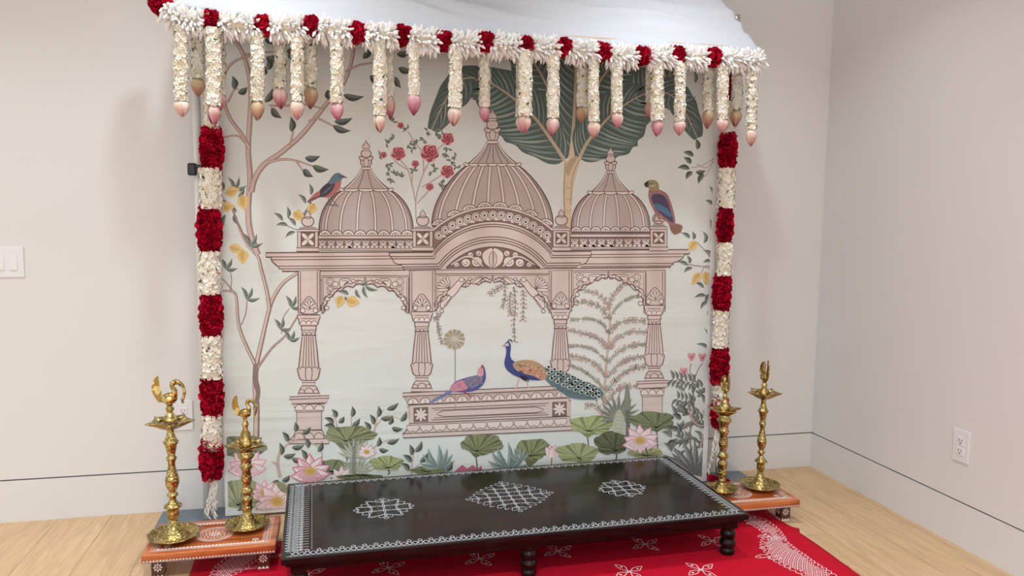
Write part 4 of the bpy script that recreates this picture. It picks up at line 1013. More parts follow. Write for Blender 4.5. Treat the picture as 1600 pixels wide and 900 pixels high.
hem = [bm.verts.new(v.co+Vector((0, .012, -.006))) for v in rows[0]]
for i in range(NU): bm.faces.new((hem[i], hem[i+1], rows[0][i+1], rows[0][i]))
for f_ in bm.faces: f_.smooth = True
me = bpy.data.meshes.new('canopy_cloth'); bm.to_mesh(me); bm.free(); me.materials.append(M_cloth)
cl = bpy.data.objects.new('canopy_cloth', me); COL.objects.link(cl)
md = cl.modifiers.new('thickness', 'SOLIDIFY'); md.thickness = .0015
tag(cl, 'smooth white cloth roof sloping up from the front bar of the flower stand', 'canopy')

# black clamp on the left post
M_black = mat('black_plastic', C(28, 30, 36), .35)
q = on_y(311, 264, -.14)
t = thing('spring_clamp', 'black plastic clamp gripping the left white post beside the garland', 'clamp', (XL+.010, PY, q.z))
m_ = MB(); m_.box((-.045, -.03, -.026), (-.012, .0, .022), bev=.007); m_.build('grip', M_black, t)
m_ = MB(); m_.box((-.02, -.028, .004), (.03, -.014, .016), bev=.003); m_.box((-.02, .012, .004), (.03, .022, .016), bev=.003); m_.box((-.026, -.028, .002), (-.014, .022, .018), bev=.003); m_.build('jaw', M_black, t)

# ------------------------------------------------------------------ long horizontal garland
GY = -.385
reds = [(254, 6), (331, 33), (410, 40), (485, 41), (557, 51), (628, 56), (692, 65), (757, 65), (819, 72), (879, 74), (939, 82), (1000, 88), (1055, 87), (1112, 90)]
gar = thing('top_flower_garland', 'long horizontal garland of white tuberose with red carnation blocks along the canopy edge', 'garland', tuple(on_y(700, 65, GY)))
gm = Matrix.Translation(-Vector(gar.location))
def rel(mb, o): 
    k = Vector(o.location); mb.v = [tuple(Vector(v)-k) for v in mb.v]; return mb
for k, (x, y) in enumerate(reds):
    hw = 12 if k else 10
    a, b_, c_ = on_y(x-hw, y-1.2, GY), on_y(x, y, GY), on_y(x+hw, y+.6, GY)
    if k == 0: a, b_, c_ = on_y(246, -18, GY+.1), on_y(250, 2, GY+.04), on_y(262, 20, GY)
    rel(carnation([a, b_, c_], .041, 100+k, .009, .017), gar).build('red_carnation_section', [M_red, M_redd], gar)
segs = []
for k in range(len(reds)):
    x0, y0 = reds[k]; x1, y1 = reds[k+1] if k+1 < len(reds) else (1196, 94)
    if k == 0: pts = [(262, 10), (275, 28), (300, 34), (320, 36)]
    else: pts = [(x0+11, (y0+1)), ((x0*2+x1)/3, (y0*2+y1)/3+2), ((x0+x1*2)/3, (y0+y1*2)/3+2), (x1-(11 if k+1 < len(reds) else 8), y1)]
    P_ = [on_y(px, py, GY) for px, py in pts]
    rel(tuberose(P_, .055, 200+k), gar).build('white_tuberose_section', [M_tub, M_jas2], gar)

# ------------------------------------------------------------------ hanging jasmine strings ending in lotus buds
def bud_mesh(seed, tint):
    """closed lotus bud, stem end at z=0, tip at z=-.078, three wrapped petals"""
    R_ = random.Random(seed); mb = MB()
    def rad(t): return .0225*math.sin(PI*min(1, (.06+.94*t)**.82))**.95*(1-.12*t)+.0010
    for k in range(5):
        ph = 2*PI*k/5+R_.uniform(-.2, .2); sp = 1.0; off = .0018*(k % 3); vs = []; fs = []; L_ = .078*(1 if k < 3 else .93)
        NU_, NV_ = 7, 12
        for j in range(NV_+1):
            t = j/NV_
            for i in range(NU_+1):
                s_ = -1+2*i/NU_; w_ = sp*math.sin(PI*(.12+.88*t)**.9)**.7+.02
                g_ = ph+s_*w_; r_ = rad(t)+off+.002*(1-abs(s_)) 
                if t > .97: r_ = .0015
                vs.append((r_*math.cos(g_), r_*math.sin(g_), -L_*t))
        for j in range(NV_):
            for i in range(NU_): a = j*(NU_+1)+i; fs.append((a, a+1, a+NU_+2, a+NU_+1))
        mb.add(vs, fs, k % 2)
    mb.lathe([(rad(1-t)*.93, -.076*(1-t)) for t in [i/12 for i in range(13)]], 12, 0)
    return mb
def bud_mat(name, tipc, midc, topc):
    m = bpy.data.materials.new(name); m.use_nodes = True; nt = m.node_tree; b = nt.nodes['Principled BSDF']
    tc = nt.nodes.new('ShaderNodeTexCoord'); sp = nt.nodes.new('ShaderNodeSeparateXYZ'); nt.links.new(tc.outputs['Object'], sp.inputs[0])
    n = nt.nodes.new('ShaderNodeTexNoise'); n.inputs['Scale'].default_value = 60; nt.links.new(tc.outputs['Object'], n.inputs['Vector'])
    mr = nt.nodes.new('ShaderNodeMapRange'); mr.inputs[1].default_value = -.078; mr.inputs[2].default_value = 0; nt.links.new(sp.outputs['Z'], mr.inputs[0])
    ad = nt.nodes.new('ShaderNodeMath'); ad.operation = 'MULTIPLY_ADD'; ad.inputs[1].default_value = .35; nt.links.new(n.outputs['Fac'], ad.inputs[0])
    sb = nt.nodes.new('ShaderNodeMath'); sb.operation = 'SUBTRACT'; sb.inputs[1].default_value = .17; nt.links.new(mr.outputs[0], ad.inputs[2]); nt.links.new(ad.outputs[0], sb.inputs[0])
    r = nt.nodes.new('ShaderNodeValToRGB'); e = r.color_ramp.elements; e[0].position = .06; e[0].color = tipc; e[1].position = .95; e[1].color = topc
    k = e.new(.36); k.color = midc; nt.links.new(sb.outputs[0], r.inputs[0]); nt.links.new(r.outputs[0], b.inputs['Base Color'])
    b.inputs['Roughness'].default_value = .4; b.inputs['Subsurface Weight'].default_value = 0; return m
BM = {'pink': [bud_mat('pink_bud', C(122, 44, 72), C(200, 126, 140), C(232, 204, 194)), bud_mat('pink_bud_edge', C(132, 52, 80), C(216, 152, 160), C(242, 224, 212))],
      'blush': [bud_mat('blush_bud', C(138, 70, 82), C(208, 156, 152), C(240, 226, 208)), bud_mat('blush_bud_edge', C(150, 80, 90), C(224, 182, 174), C(246, 236, 220))],
      'tan': [bud_mat('tan_bud', C(112, 68, 66), C(174, 130, 112), C(204, 184, 144)), bud_mat('tan_bud_edge', C(120, 72, 72), C(188, 146, 124), C(212, 194, 156))],
      'rose': [bud_mat('rose_bud', C(118, 36, 66), C(188, 108, 136), C(222, 176, 184)), bud_mat('rose_bud_edge', C(128, 44, 76), C(204, 130, 154), C(232, 192, 196))]}
FY, KY = -.395, -.315
STR = [  # px x, top px y, bud top px y, bud tip px y, tint, depth, radius px, label
 (283, 40, 158, 184, 'blush', FY, 11.5, 'leftmost hanging jasmine string, blush bud, hanging left of the post garland'),
 (310, 45, 124, 152, 'tan', KY, 11, 'short jasmine string with brown bud, second from the left end of the canopy'),
 (333, 50, 166, 197, 'pink', FY, 13.5, 'thick jasmine string with pink bud ending just above the left post garland'),
 (345, 50, 148, 174, 'rose', KY, 7, 'thin jasmine string mostly hidden behind the thick one over the left post'),
 (402, 55, 159, 189, 'tan', FY, 11, 'jasmine string with tan bud below the second hanging red block, by the tree branch'),
 (437, 60, 138, 171, 'pink', KY, 10, 'short jasmine string with a large rosy bud, just right of the tan-budded string'),
 (465, 60, 159, 189, 'blush', FY, 11, 'jasmine string with blush bud, left of the touching pair below the third red block'),
 (486, 55, 138, 171, 'tan', KY, 10.5, 'short jasmine string with large tan bud right under the third hanging red block'),
 (526, 62, 162, 189, 'rose', FY, 11, 'jasmine string with slim pink bud hanging alone left of the first small dome'),
 (593, 70, 181, 208, 'blush', FY, 12, 'long jasmine string with white pink bud, front of the pair by the rose bush'),
 (608, 74, 152, 186, 'pink', KY, 8, 'jasmine string with dusky pink bud, rear one of the pair over the rose bush'),
 (647, 76, 149, 181, 'rose', FY, 9.5, 'short jasmine string with magenta bud hanging above the printed roses'),
 (711, 78, 169, 198, 'blush', FY, 12, 'jasmine string with peach bud before the drooping palm leaf left of big dome'),
 (757, 82, 168, 192, 'rose', KY, 10, 'jasmine string whose narrow dark pink bud hangs beside the big dome finial'),
 (813, 90, 184, 207, 'blush', KY, 8, 'jasmine string with pale bud half hidden behind the thick string over the big dome'),
 (820, 90, 182, 208, 'pink', FY, 13, 'thick jasmine string with pink bud right of the big dome finial'),
 (864, 94, 185, 213, 'pink', FY, 10.5, 'jasmine string with round pink bud over the palm leaves, left of the trunk'),
 (909, 98, 168, 192, 'tan', KY, 9.5, 'short jasmine string with brown bud over the palm trunk'),
 (928, 96, 191, 217, 'blush', FY, 9.5, 'long jasmine string with pink bud just right of the brown bud over the palm'),
 (964, 100, 177, 202, 'pink', FY, 9.5, 'jasmine string with pink bud above the right small dome finial'),
 (1017, 102, 160, 188, 'pink', KY, 9, 'mostly hidden jasmine string right of the palm, its bud peeping out left'),
 (1027, 102, 189, 214, 'rose', FY, 11.5, 'long jasmine string with white and magenta bud right of the palm'),
 (1062, 102, 190, 213, 'pink', FY, 9.5, 'jasmine string with pink bud over the palm leaf tip, left of the last red block'),
 (1107, 104, 173, 202, 'tan', KY, 9.5, 'jasmine string with large tan bud below the last red block on the right'),
 (1129, 104, 187, 208, 'pink', FY, 9.5, 'jasmine string with short pink bud ending atop the right post garland'),
 (1151, 104, 173, 199, 'tan', KY, 9.5, 'shaded jasmine string with brown pink bud just right of the right post garland'),
 (1174, 90, 203, 229, 'blush', FY, 9.5, 'rightmost jasmine string, bright loose flowers, hanging from the canopy corner')]
for k, (x, yt, yb, ye, tint, Y, rp, lab) in enumerate(STR):
    gy_ = 34+(x-331)*.0717; a, b_ = on_y(x, gy_+11, Y), on_y(x, yb, Y); b_.x = a.x+(on_y(x, yb, Y).x-a.x)
    e = on_y(x, ye, Y)
    t = thing('jasmine_string', lab, 'flower string', (b_.x, Y, b_.z), 0, 'jasmine strings with lotus buds hanging from the canopy')
    sc = FPX/((b_-CAM).dot(_f)); r_ = rp/sc
    mid = a.lerp(b_, .5)+Vector((rnd.uniform(-.004, .004), 0, 0))
    path = [a, mid, b_+Vector((0, 0, .004))]
    rel(jasmine(path, r_*.86, 300+k, fl=.0098, step=.0085, cup=.75, loose=.3 if k == len(STR)-1 else .03), t).build('flower_column', MJ, t)
    mb = bud_mesh(500+k, tint); s_ = (b_.z-e.z)/.078; w_ = (.0255 if rp > 8 else .02)/.0255*1.02
    mb.v = [(vx*min(1.15, max(.8, s_))*w_, vy*w_, vz*s_*1.08+.005) for vx, vy, vz in mb.v]
    o = mb.build('lotus_bud', BM[tint], t); o.rotation_euler = (rnd.uniform(-.06, .06), rnd.uniform(-.08, .08), rnd.uniform(0, 6))

# ------------------------------------------------------------------ garlands on the two posts
def post_garland(label, X, secs, tail, name='post_flower_garland'):
    Y = -.185
    z0 = on_y(secs[0][1], secs[0][2], Y)
    t = thing(name, label, 'garland', tuple(z0))
    for k, (kind, x, y0, y1, hw) in enumerate(secs):
        a, b_ = on_y(x, y0, Y), on_y(x, y1, Y); b_.x = a.x; r_ = hw/390
        m1 = a.lerp(b_, .5)
        if kind == 'r': rel(carnation([a, m1, b_], r_*1.02, 700+k+int(X*10), .0105, .0195), t).build('red_flower_section', [M_red, M_redd], t)
        else: rel(jasmine([a, m1, b_], r_*.9, 760+k+int(X*10), fl=.0098, cup=.9, step=.0078, loose=.03), t).build('white_flower_section', MJ, t)
    R_ = random.Random(int(X*7)+40); mb = MB(); x, y0, y1 = tail
    A = on_y(x, y0, Y)
    for s_ in range(6):
        e = on_y(x+R_.uniform(-14, 14), y1-R_.uniform(0, 14), Y); e.y += R_.uniform(-.015, .015)
        P0 = A+Vector((R_.uniform(-.01, .01), 0, 0)); n = int((P0-e).length/.0095)
        mb.tube([P0, P0.lerp(e, .5)+Vector((R_.uniform(-.006, .006), 0, 0)), e], .0012, 5, 1)
        for i in range(n):
            Q = P0.lerp(e, (i+.5)/n); d_ = Vector((R_.uniform(-.7, .7), R_.uniform(-.7, .4), -1)); spike(mb, Q, d_, .019, .0034, 0, R_)
    rel(mb, t).build('bud_tassel', [M_jas, M_thread], t)
    return t
post_garland('vertical garland of red and white flower blocks down the left post', XL,
    [('w', 330, 140, 204, 12), ('r', 330, 200, 266, 17), ('w', 329, 264, 325, 17.5), ('r', 326, 324, 394, 19), ('w', 327, 394, 458, 18.5), ('r', 329, 458, 527, 17.5), ('w', 330, 525, 590, 17), ('r', 330, 586, 650, 18), ('w', 330, 648, 702, 16.5), ('r', 329.5, 686, 746, 19)], (334, 742, 810))
post_garland('vertical garland of red and white flower blocks down the right post', XR,
    [('r', 1141, 100, 164, 9), ('w', 1139, 160, 210, 11), ('r', 1138, 208, 264, 16), ('w', 1136, 264, 324, 16.5), ('r', 1134, 324, 380, 12.5), ('w', 1133, 380, 430, 15.5), ('r', 1129, 428, 486, 16.5), ('w', 1127, 485, 542, 16.5), ('r', 1125.5, 541, 600, 17), ('w', 1126, 597, 640, 14), ('r', 1126, 622, 668, 17)], (1119, 662, 744))
# roses lying at the foot of the right post
def rose3d(loc, r, seed, label):
    R_ = random.Random(seed); t = thing('red_rose', label, 'flower', loc, 0, 'red roses on the floor by the right post')
    mb = MB(); mb.ball((0, 0, r*.75), (r*.5, r*.5, r*.55), 8, 1)
    for k in range(22):
        th = k*2.4; ph = .25+1.15*(k/22); D = Vector((math.cos(th)*math.sin(ph), math.sin(th)*math.sin(ph), math.cos(ph)))
        ruffle(mb, Vector((0, 0, r*.7))+D*r*.3, (D+Vector((0, 0, .3))), r*.62, 0, R_)
    mb.build('petals', [M_red, M_redd], t)
    mb = MB()
    for k in range(5):
        th = 2*PI*k/5+seed; e = Vector((math.cos(th), math.sin(th), .15)); s_ = Vector((-math.sin(th), math.cos(th), 0))
        mb.add([Vector((0, 0, r*.25)), e*r*.6+s_*r*.25+Vector((0, 0, r*.1)), e*r*1.2, e*r*.6-s_*r*.25+Vector((0, 0, r*.1))], [(0, 1, 2, 3)], 0)
    mb.build('sepals', M_green, t)
for k, (x, y, lab) in enumerate([(1100, 742, 'red rose on the grey base plate, the one nearest the black table'), (1110, 747, 'red rose on the base plate touching the brass lamp from its left'), (1126, 750, 'red rose on the base plate just right of the brass lamp stem'), (1134, 749, 'rightmost small red rose on the base plate at the right post')]):
    p = on_z(x-1, y-2, .035); rose3d((p.x, min(p.y, -.06)-.02*(k % 2), .007), .027 if k < 3 else .019, k+3, lab)
# ------------------------------------------------------------------ brass oil lamps
def brass(name, c, eng):
    m = bpy.data.materials.new(name); m.use_nodes = True; nt = m.node_tree; b = nt.nodes['Principled BSDF']
    b.inputs['Base Color'].default_value = c; b.inputs['Metallic'].default_value = 1; b.inputs['Roughness'].default_value = .24
    tc = nt.nodes.new('ShaderNodeTexCoord'); v = nt.nodes.new('ShaderNodeTexVoronoi'); v.inputs['Scale'].default_value = eng; nt.links.new(tc.outputs['Object'], v.inputs['Vector'])
    n = nt.nodes.new('ShaderNodeTexNoise'); n.inputs['Scale'].default_value = 60; nt.links.new(tc.outputs['Object'], n.inputs['Vector'])
    ad = nt.nodes.new('ShaderNodeMath'); ad.operation = 'ADD'; nt.links.new(v.outputs['Distance'], ad.inputs[0]); nt.links.new(n.outputs['Fac'], ad.inputs[1])
    cr_ = nt.nodes.new('ShaderNodeValToRGB'); cr_.color_ramp.elements[0].position = .85; cr_.color_ramp.elements[0].color = c; cr_.color_ramp.elements[1].position = 1.25 if False else 1.0; cr_.color_ramp.elements[1].color = (c[0]*.5, c[1]*.42, c[2]*.28, 1)
    nt.links.new(ad.outputs[0], cr_.inputs[0]); nt.links.new(cr_.outputs[0], b.inputs['Base Color'])
    bp = nt.nodes.new('ShaderNodeBump'); bp.inputs['Strength'].default_value = .45; bp.inputs['Distance'].default_value = .0025; nt.links.new(ad.outputs[0], bp.inputs['Height']); nt.links.new(bp.outputs[0], b.inputs['Normal'])
    return m
M_brass = brass('engraved_brass', C(218, 204, 146), 130)
M_brass2 = brass('polished_brass', C(224, 208, 148), 55)
def lamp(label, px, rz_bird, prof, prof_top, dish_r, bowl_r, zb, bird_s, bowl_rot=0.0):
    p = on_z(px[0], px[1], .1)
    t = thing('brass_oil_lamp', label, 'oil lamp', (p.x, p.y, .1), 0, 'brass oil lamps on the wooden stools')
    mb = MB(); R = dish_r
    mb.lathe([(R*.55, 0), (R*.62, .004), (R*.9, .014), (R, .021), (R*.99, .024), (R*.93, .021), (R*.80, .012), (R*.62, .009), (R*.52, .012), (R*.42, .022), (R*.30, .040), (R*.2, .058), (R*.16, .066)], 40, 0,
             rf=lambda th, k: 1+(.012*math.cos(28*th) if k in (2, 3, 4) else 0))
    mb.build('base_dish', M_brass, t)
    mb = MB(); mb.lathe(prof, 28, 0); mb.build('stem', M_brass, t)
    # five-spouted oil bowl
    def star(th, k):
        u = abs(((th*5/(2*PI)+bowl_rot) % 1)-.5)*2          # 1 at spout
        s_ = {0: 0, 1: .1, 2: .2, 3: .34, 4: .34, 5: .3, 6: .12, 7: 0}.get(k, 0)
        return 1-s_*.62+s_*(u**2.4)*1.0
    mb = MB(); B = bowl_r
    mb.lathe([(B*.2, zb-.030), (B*.42, zb-.024), (B*.62, zb-.014), (B*.92, zb-.002), (B*.95, zb+.002), (B*.86, zb+.001), (B*.58, zb-.008), (B*.25, zb-.012)], 60, 0, rf=star)
    for k in range(5):
        th = 2*PI*(k+.5-bowl_rot+.5)/5; e = Vector((math.cos(th), math.sin(th), 0))
        mb.tube([e*B*.62+Vector((0, 0, zb-.006)), e*B*.95+Vector((0, 0, zb-.001)), e*B*1.06+Vector((0, 0, zb+.004))], [.009, .006, .0025], 8, 0, flat=.45)
    mb.build('oil_bowl', M_brass2, t)
    mb = MB(); mb.lathe(prof_top, 24, 0); mb.build('finial_stem', M_brass2, t)
    # bird finial
    z = prof_top[-1][1]; s = bird_s; b = MB()
    b.ball((0, 0, z+.022*s), (.023*s, .015*s, .019*s), 10); b.lathe([(.005*s, z-.004), (.009*s, z+.004), (.012*s, z+.010*s)], 12)
    b.tube([(.012*s, 0, z+.026*s), (.016*s, 0, z+.045*s), (.008*s, 0, z+.062*s), (.010*s, 0, z+.070*s)], [.011*s, .008*s, .0065*s, .007*s], 10)
    b.ball((.012*s, 0, z+.070*s), (.0095*s, .007*s, .0075*s), 8)
    b.tube([(.017*s, 0, z+.071*s), (.028*s, 0, z+.066*s), (.033*s, 0, z+.058*s)], [.0045*s, .003*s, .001*s], 8)
    ob = b.build('bird_body', M_brass2, t)
    b = MB(); b.tube(cr([(.008*s, 0, z+.074*s), (.018*s, 0, z+.078*s), (.034*s, 0, z+.068*s), (.043*s, 0, z+.048*s), (.041*s, 0, z+.026*s), (.036*s, 0, z+.014*s), (.040*s, 0, z+.006*s)], False, 5), [.004*s]*5+[.0065*s]*20+[.005*s]*6, 8, flat=.7)
    oc = b.build('crest', M_brass2, t)
    b = MB(); n = 12; vs = []; fs = []
    for i in range(n+1):
        u = i/n; cx = -.022*s-.016*s*math.sin(PI*u*.8); cz = z+.012*s+.084*s*u; w_ = .0115*s*math.sin(PI*min(1, .18+.82*u))**.6*(1+.16*(i % 2))
        for (dx, dy) in ((-w_, -.0012), (w_, -.0012), (w_, .0012), (-w_, .0012)): vs.append((cx+dx, dy*1.6, cz))
    for i in range(n):
        for j in range(4): a = i*4+j; c2 = i*4+(j+1) % 4; fs.append((a, c2, c2+4, a+4))
    fs += [(3, 2, 1, 0), (n*4, n*4+1, n*4+2, n*4+3)]; b.add(vs, fs, 0, False)
    b.tube([(-.014*s, 0, z+.016*s), (-.026*s, 0, z+.018*s)], .006*s, 8)
    ot = b.build('tail', M_brass2, t)
    for o in (ob, oc, ot): o.rotation_euler = (0, 0, rz_bird)
    return t
def PR(L, sx, sz=None):      # crop-pixel profile (half width, height) to metres
    sz = sz or sx; return [(a*sx, b*sz) for a, b in L]
# tall lamp at the left: half widths / heights in 2.646x crop pixels above the dish centre (722)
k1 = 1/2.646/436.6; kz = k1/.985*1.035
tall = PR([(20, 46), (13, 55), (12, 66), (16, 70), (17, 74), (12, 78), (19, 84), (23, 92), (23, 112), (21, 122), (30, 127), (36, 131), (35, 135), (24, 143), (17, 150), (12, 162), (13, 166), (20, 174), (22, 179), (14, 186), (13, 192), (20, 204), (26, 222), (27, 236), (24, 250), (17, 276), (13, 294), (14, 308), (19, 318), (20, 324), (14, 332), (18, 352), (20, 360), (21, 372), (29, 382), (30, 387), (25, 392), (17, 408), (14, 424), (13, 436), (20, 448), (30, 456)], k1, kz)
tallt = PR([(26, 468), (27, 474), (22, 486), (14, 498), (11, 503), (16, 512), (16, 517), (10, 522), (13, 527)], k1, kz)
lamp('tall brass oil lamp with curled-crest bird finial, on the left stool nearer the left end', (272, 842), .05, tall, tallt, .088, .078, 468*kz, 1.12, .08)
k2 = 1/2.646/420; 
def scale_prof(P, sr, z0, z1):
    a, b = P[0][1], P[-1][1]; return [(r*sr, z0+(z-a)/(b-a)*(z1-z0)) for r, z in P]
# shorter lamp beside the table: bowl rim at px y 690, dish centre 816
zb2 = (824-691)/422
short = [(.019, .046), (.0125, .056), (.018, .07), (.021, .074), (.017, .08), (.019, .098), (.020, .104), (.022, .110), (.013, .118), (.014, .124), (.023, .132), (.024, .136), (.015, .146), (.014, .154), (.019, .172), (.019, .182), (.014, .204), (.020, .214), (.023, .219), (.018, .226), (.018, .240), (.024, .248), (.029, .253), (.030, .258), (.020, .266), (.028, .276)]
lamp('shorter brass oil lamp with fan-tailed bird, on the left stool next to the black table', (387, 825), -.15, scale_prof(short, 1.0, .046, zb2-.022), scale_prof([(24, 0), (24, 8), (21, 24), (19, 36), (12, 44), (9, 52), (13, 58), (13, 62), (8, 68), (8, 74)], 1/2.646/420*1.0, zb2-.008, (824-652)/422), .079, .074, zb2, .92, .3)
k3 = 1/366.
zb3 = (770-638)*k3*.99
lamp('brass oil lamp partly behind the black table corner, in front of the right garland', (1127, 769), 1.45, scale_prof(short, 1.0, .046, zb3-.022), scale_prof([(24, 0), (22, 10), (19, 26), (14, 38), (9, 46), (13, 54), (8, 66), (8, 72)], 1/2.646/366*.9, zb3-.008, zb3+.066), .068, .068, zb3, .88, .1)
k4 = 1/3.0/361.4
zb4 = (764-612)/364
lamp('brass oil lamp standing free on the right stool, away from the table', (1187, 763), 1.35, scale_prof(tall, .84, .046, zb4-.02), scale_prof(tallt, .9, zb4-.008, zb4+.042), .083, .070, zb4, 1.05, .55)

# ------------------------------------------------------------------ painted wooden stools
def wood(name, c1, c2, rough=.3, sc=(2, 14, 14), coat=.3):
    m = bpy.data.materials.new(name); m.use_nodes = True; nt = m.node_tree; b = nt.nodes['Principled BSDF']
    tc = nt.nodes.new('ShaderNodeTexCoord'); mp = nt.nodes.new('ShaderNodeMapping'); mp.inputs['Scale'].default_value = sc; nt.links.new(tc.outputs['Object'], mp.inputs[0])
    n = nt.nodes.new('ShaderNodeTexNoise'); n.inputs['Scale'].default_value = 2.2; n.inputs['Detail'].default_value = 6; n.inputs['Distortion'].default_value = .8; nt.links.new(mp.outputs[0], n.inputs['Vector'])
    r = nt.nodes.new('ShaderNodeValToRGB'); r.color_ramp.elements[0].position = .35; r.color_ramp.elements[0].color = c1; r.color_ramp.elements[1].position = .68; r.color_ramp.elements[1].color = c2
    nt.links.new(n.outputs['Fac'], r.inputs[0]); nt.links.new(r.outputs[0], b.inputs['Base Color']); b.inputs['Roughness'].default_value = rough; b.inputs['Coat Weight'].default_value = coat; b.inputs['Coat Roughness'].default_value = .12
    return m
M_orange = wood('varnished_orange_wood', C(150, 72, 34), C(212, 122, 64))
M_dkleg = wood('dark_brown_wood', C(52, 30, 24), C(96, 52, 36))
M_paint = mat('white_paint', C(244, 228, 222), .6)
class Flat:
    """painted line work lying on a level or upright face, as thin ribbons in the same mesh"""
    def __init__(s, mb, org, ux, uy, mi, lift=.0004): s.mb = mb; s.o = Vector(org); s.ux = Vector(ux); s.uy = Vector(uy); s.n = s.ux.cross(s.uy); s.mi = mi; s.l = lift
    def q(s, p): return s.o+s.ux*p[0]+s.uy*p[1]+s.n*s.l
    def fill(s, pts): s.mb.add([s.q(p) for p in pts], [list(range(len(pts)))], s.mi, False)
    def line(s, pts, w, closed=False):
        pts = [tuple(p) for p in pts]
        if closed: pts.append(pts[0])
        K = len(pts); L = []; h = w/2
        for i in range(K):
            a, b = pts[max(0, i-1)], pts[min(K-1, i+1)]
            if closed and i in (0, K-1): a, b = pts[-2], pts[1]
            dx, dy = b[0]-a[0], b[1]-a[1]; l = math.hypot(dx, dy) or 1; nx, ny = -dy/l*h, dx/l*h
            L += [s.q((pts[i][0]+nx, pts[i][1]+ny)), s.q((pts[i][0]-nx, pts[i][1]-ny))]
        s.mb.add(L, [(2*i, 2*i+1, 2*i+3, 2*i+2) for i in range(K-1)], s.mi, False)
    def dot(s, x, y, r, n=8): s.fill([(x+r*math.cos(2*PI*i/n), y+r*math.sin(2*PI*i/n)) for i in range(n)])
def circ(x, y, r, n=28): return [(x+r*math.cos(2*PI*i/n), y+r*math.sin(2*PI*i/n)) for i in range(n)]
def flower(F, x, y, r, n=8):
    for k in range(n):
        t = 2*PI*k/n; c, s_ = math.cos(t), math.sin(t)
        F.fill([(x+c*r*.25, y+s_*r*.25), (x+c*r*.7-s_*r*.2, y+s_*r*.7+c*r*.2), (x+c*r, y+s_*r), (x+c*r*.7+s_*r*.2, y+s_*r*.7-c*r*.2)])
    F.dot(x, y, r*.17)
def stool(label, x0, x1, y0, y1, h=.1, rz=0):
    cx, cy = (x0+x1)/2, (y0+y1)/2; a, b = (x1-x0)/2, (y1-y0)/2
    t = thing('wooden_stool', label, 'stool', (cx, cy, 0), rz, 'low painted stools under the lamps')
    mb = MB(); th = .03; mb.box((-a, -b, h-th), (a, b, h), bev=.0025)
    F = Flat(mb, (0, 0, h), (1, 0, 0), (0, 1, 0), 1)
    for (i, w_) in ((.022, .0022), (.027, .0022), (.033, .004)):
        F.line([(-a+i, -b+i), (a-i, -b+i), (a-i, b-i), (-a+i, b-i)], w_, True)
    for s_ in (-1, 1):
        n = 30
        for k in range(n):
            x = -a+.04+(2*a-.08)*(k+.5)/n; F.fill([(x-.005, s_*(b-.035)), (x+.005, s_*(b-.035)), (x+.003, s_*(b-.043)), (x-.003, s_*(b-.043))][::s_ if s_ < 0 else 1])
        n = 20
        for k in range(n):
            y = -b+.04+(2*b-.08)*(k+.5)/n; F.line([(s_*(a-.035), y), (s_*(a-.05), y)], .0028)
    for r_ in (.062, .056, .049): F.line(circ(0, 0, r_), .0026, True)
    for k in range(8):
        th_ = 2*PI*k/8; F.line(circ(.03*math.cos(th_), .03*math.sin(th_), .0125, 12), .0022, True); F.dot(.03*math.cos(th_), .03*math.sin(th_), .004)
    flower(F, 0, 0, .018)
    for sx in (-1, 1):
        for sy in (-1, 1): flower(F, sx*(a-.072), sy*(b-.06), .013)
    # scalloped edge on the four sides
    for (o, u, L_) in (((-a, -b, h), (1, 0, 0), 2*a), ((a, -b, h), (0, 1, 0), 2*b), ((-a, b, h), (0, -1, 0), 2*b), ((a, b, h), (-1, 0, 0), 2*a)):
        E_ = Flat(mb, o, u, (0, 0, 1), 1); n = int(L_/.0105)
        for k in range(n):
            x = .003+(L_-.006)*k/n; d = (L_-.006)/n
            E_.fill([(x, -th+.002), (x+d, -th+.002), (x+d*.8, -th+.007), (x+d*.5, -th+.0105), (x+d*.2, -th+.007)])
        E_.line([(.003, -th+.003), (L_-.003, -th+.003)], .003)
    mb.build('seat', [M_orange, M_paint], t)
    for sx in (-1, 1):
        for sy in (-1, 1):
            mb = MB(); x, y = sx*(a-.045), sy*(b-.05); hw = .021
            mb.box((x-hw, y-hw, 0), (x+hw, y+hw, h-th), bev=.0015)
            for (o, u) in (((x-hw, y-hw, 0), (1, 0, 0)), ((x+hw, y-hw, 0), (0, 1, 0)), ((x-hw, y+hw, 0), (0, -1, 0))):
                E_ = Flat(mb, o, u, (0, 0, 1), 1); flower(E_, hw, .041, .016)
                for k in range(3): E_.fill([(.002+k*.0127, .002), (.002+(k+1)*.0127, .002), (.002+(k+.85)*.0127, .009), (.002+(k+.5)*.0127, .014), (.002+(k+.15)*.0127, .009)])
            mb.build('leg', [M_dkleg, M_paint], t)
stool('low orange wooden stool with white painted patterns at the left of the black table', -2.973, -2.54, -.655, -.386)
stool('low orange wooden stool with white painted patterns at the right end of the black table', -.915, -.48, -.637, -.382)

# ------------------------------------------------------------------ long low black table
TX0, TX1, TYf, TYb, TH = -2.513, -.868, -.91, -.22, .17
M_ebony = wood('dark_ebony_wood', C(9, 8, 9), C(38, 26, 23), .17, (1.2, 16, 16), .0)
M_ebony.node_tree.nodes['Principled BSDF'].inputs['Specular IOR Level'].default_value = .28
M_line = mat('white_line_paint', C(222, 230, 236), .6)
cx, cy = (TX0+TX1)/2, (TYf+TYb)/2; a, b = (TX1-TX0)/2, (TYb-TYf)/2
tb = thing('low_black_table', 'long low black table painted with white looping line patterns on a red cloth', 'table', (cx, cy, 0), .0255)
mb = MB(); mb.box((-a, -b, TH-.022), (a, b, TH), bev=.003); mb.box((-a+.012, -b+.012, TH-.034), (a-.012, b-.012, TH-.022), bev=.002)
F = Flat(mb, (0, 0, TH), (1, 0, 0), (0, 1, 0), 1, .0004)
LW = .0019
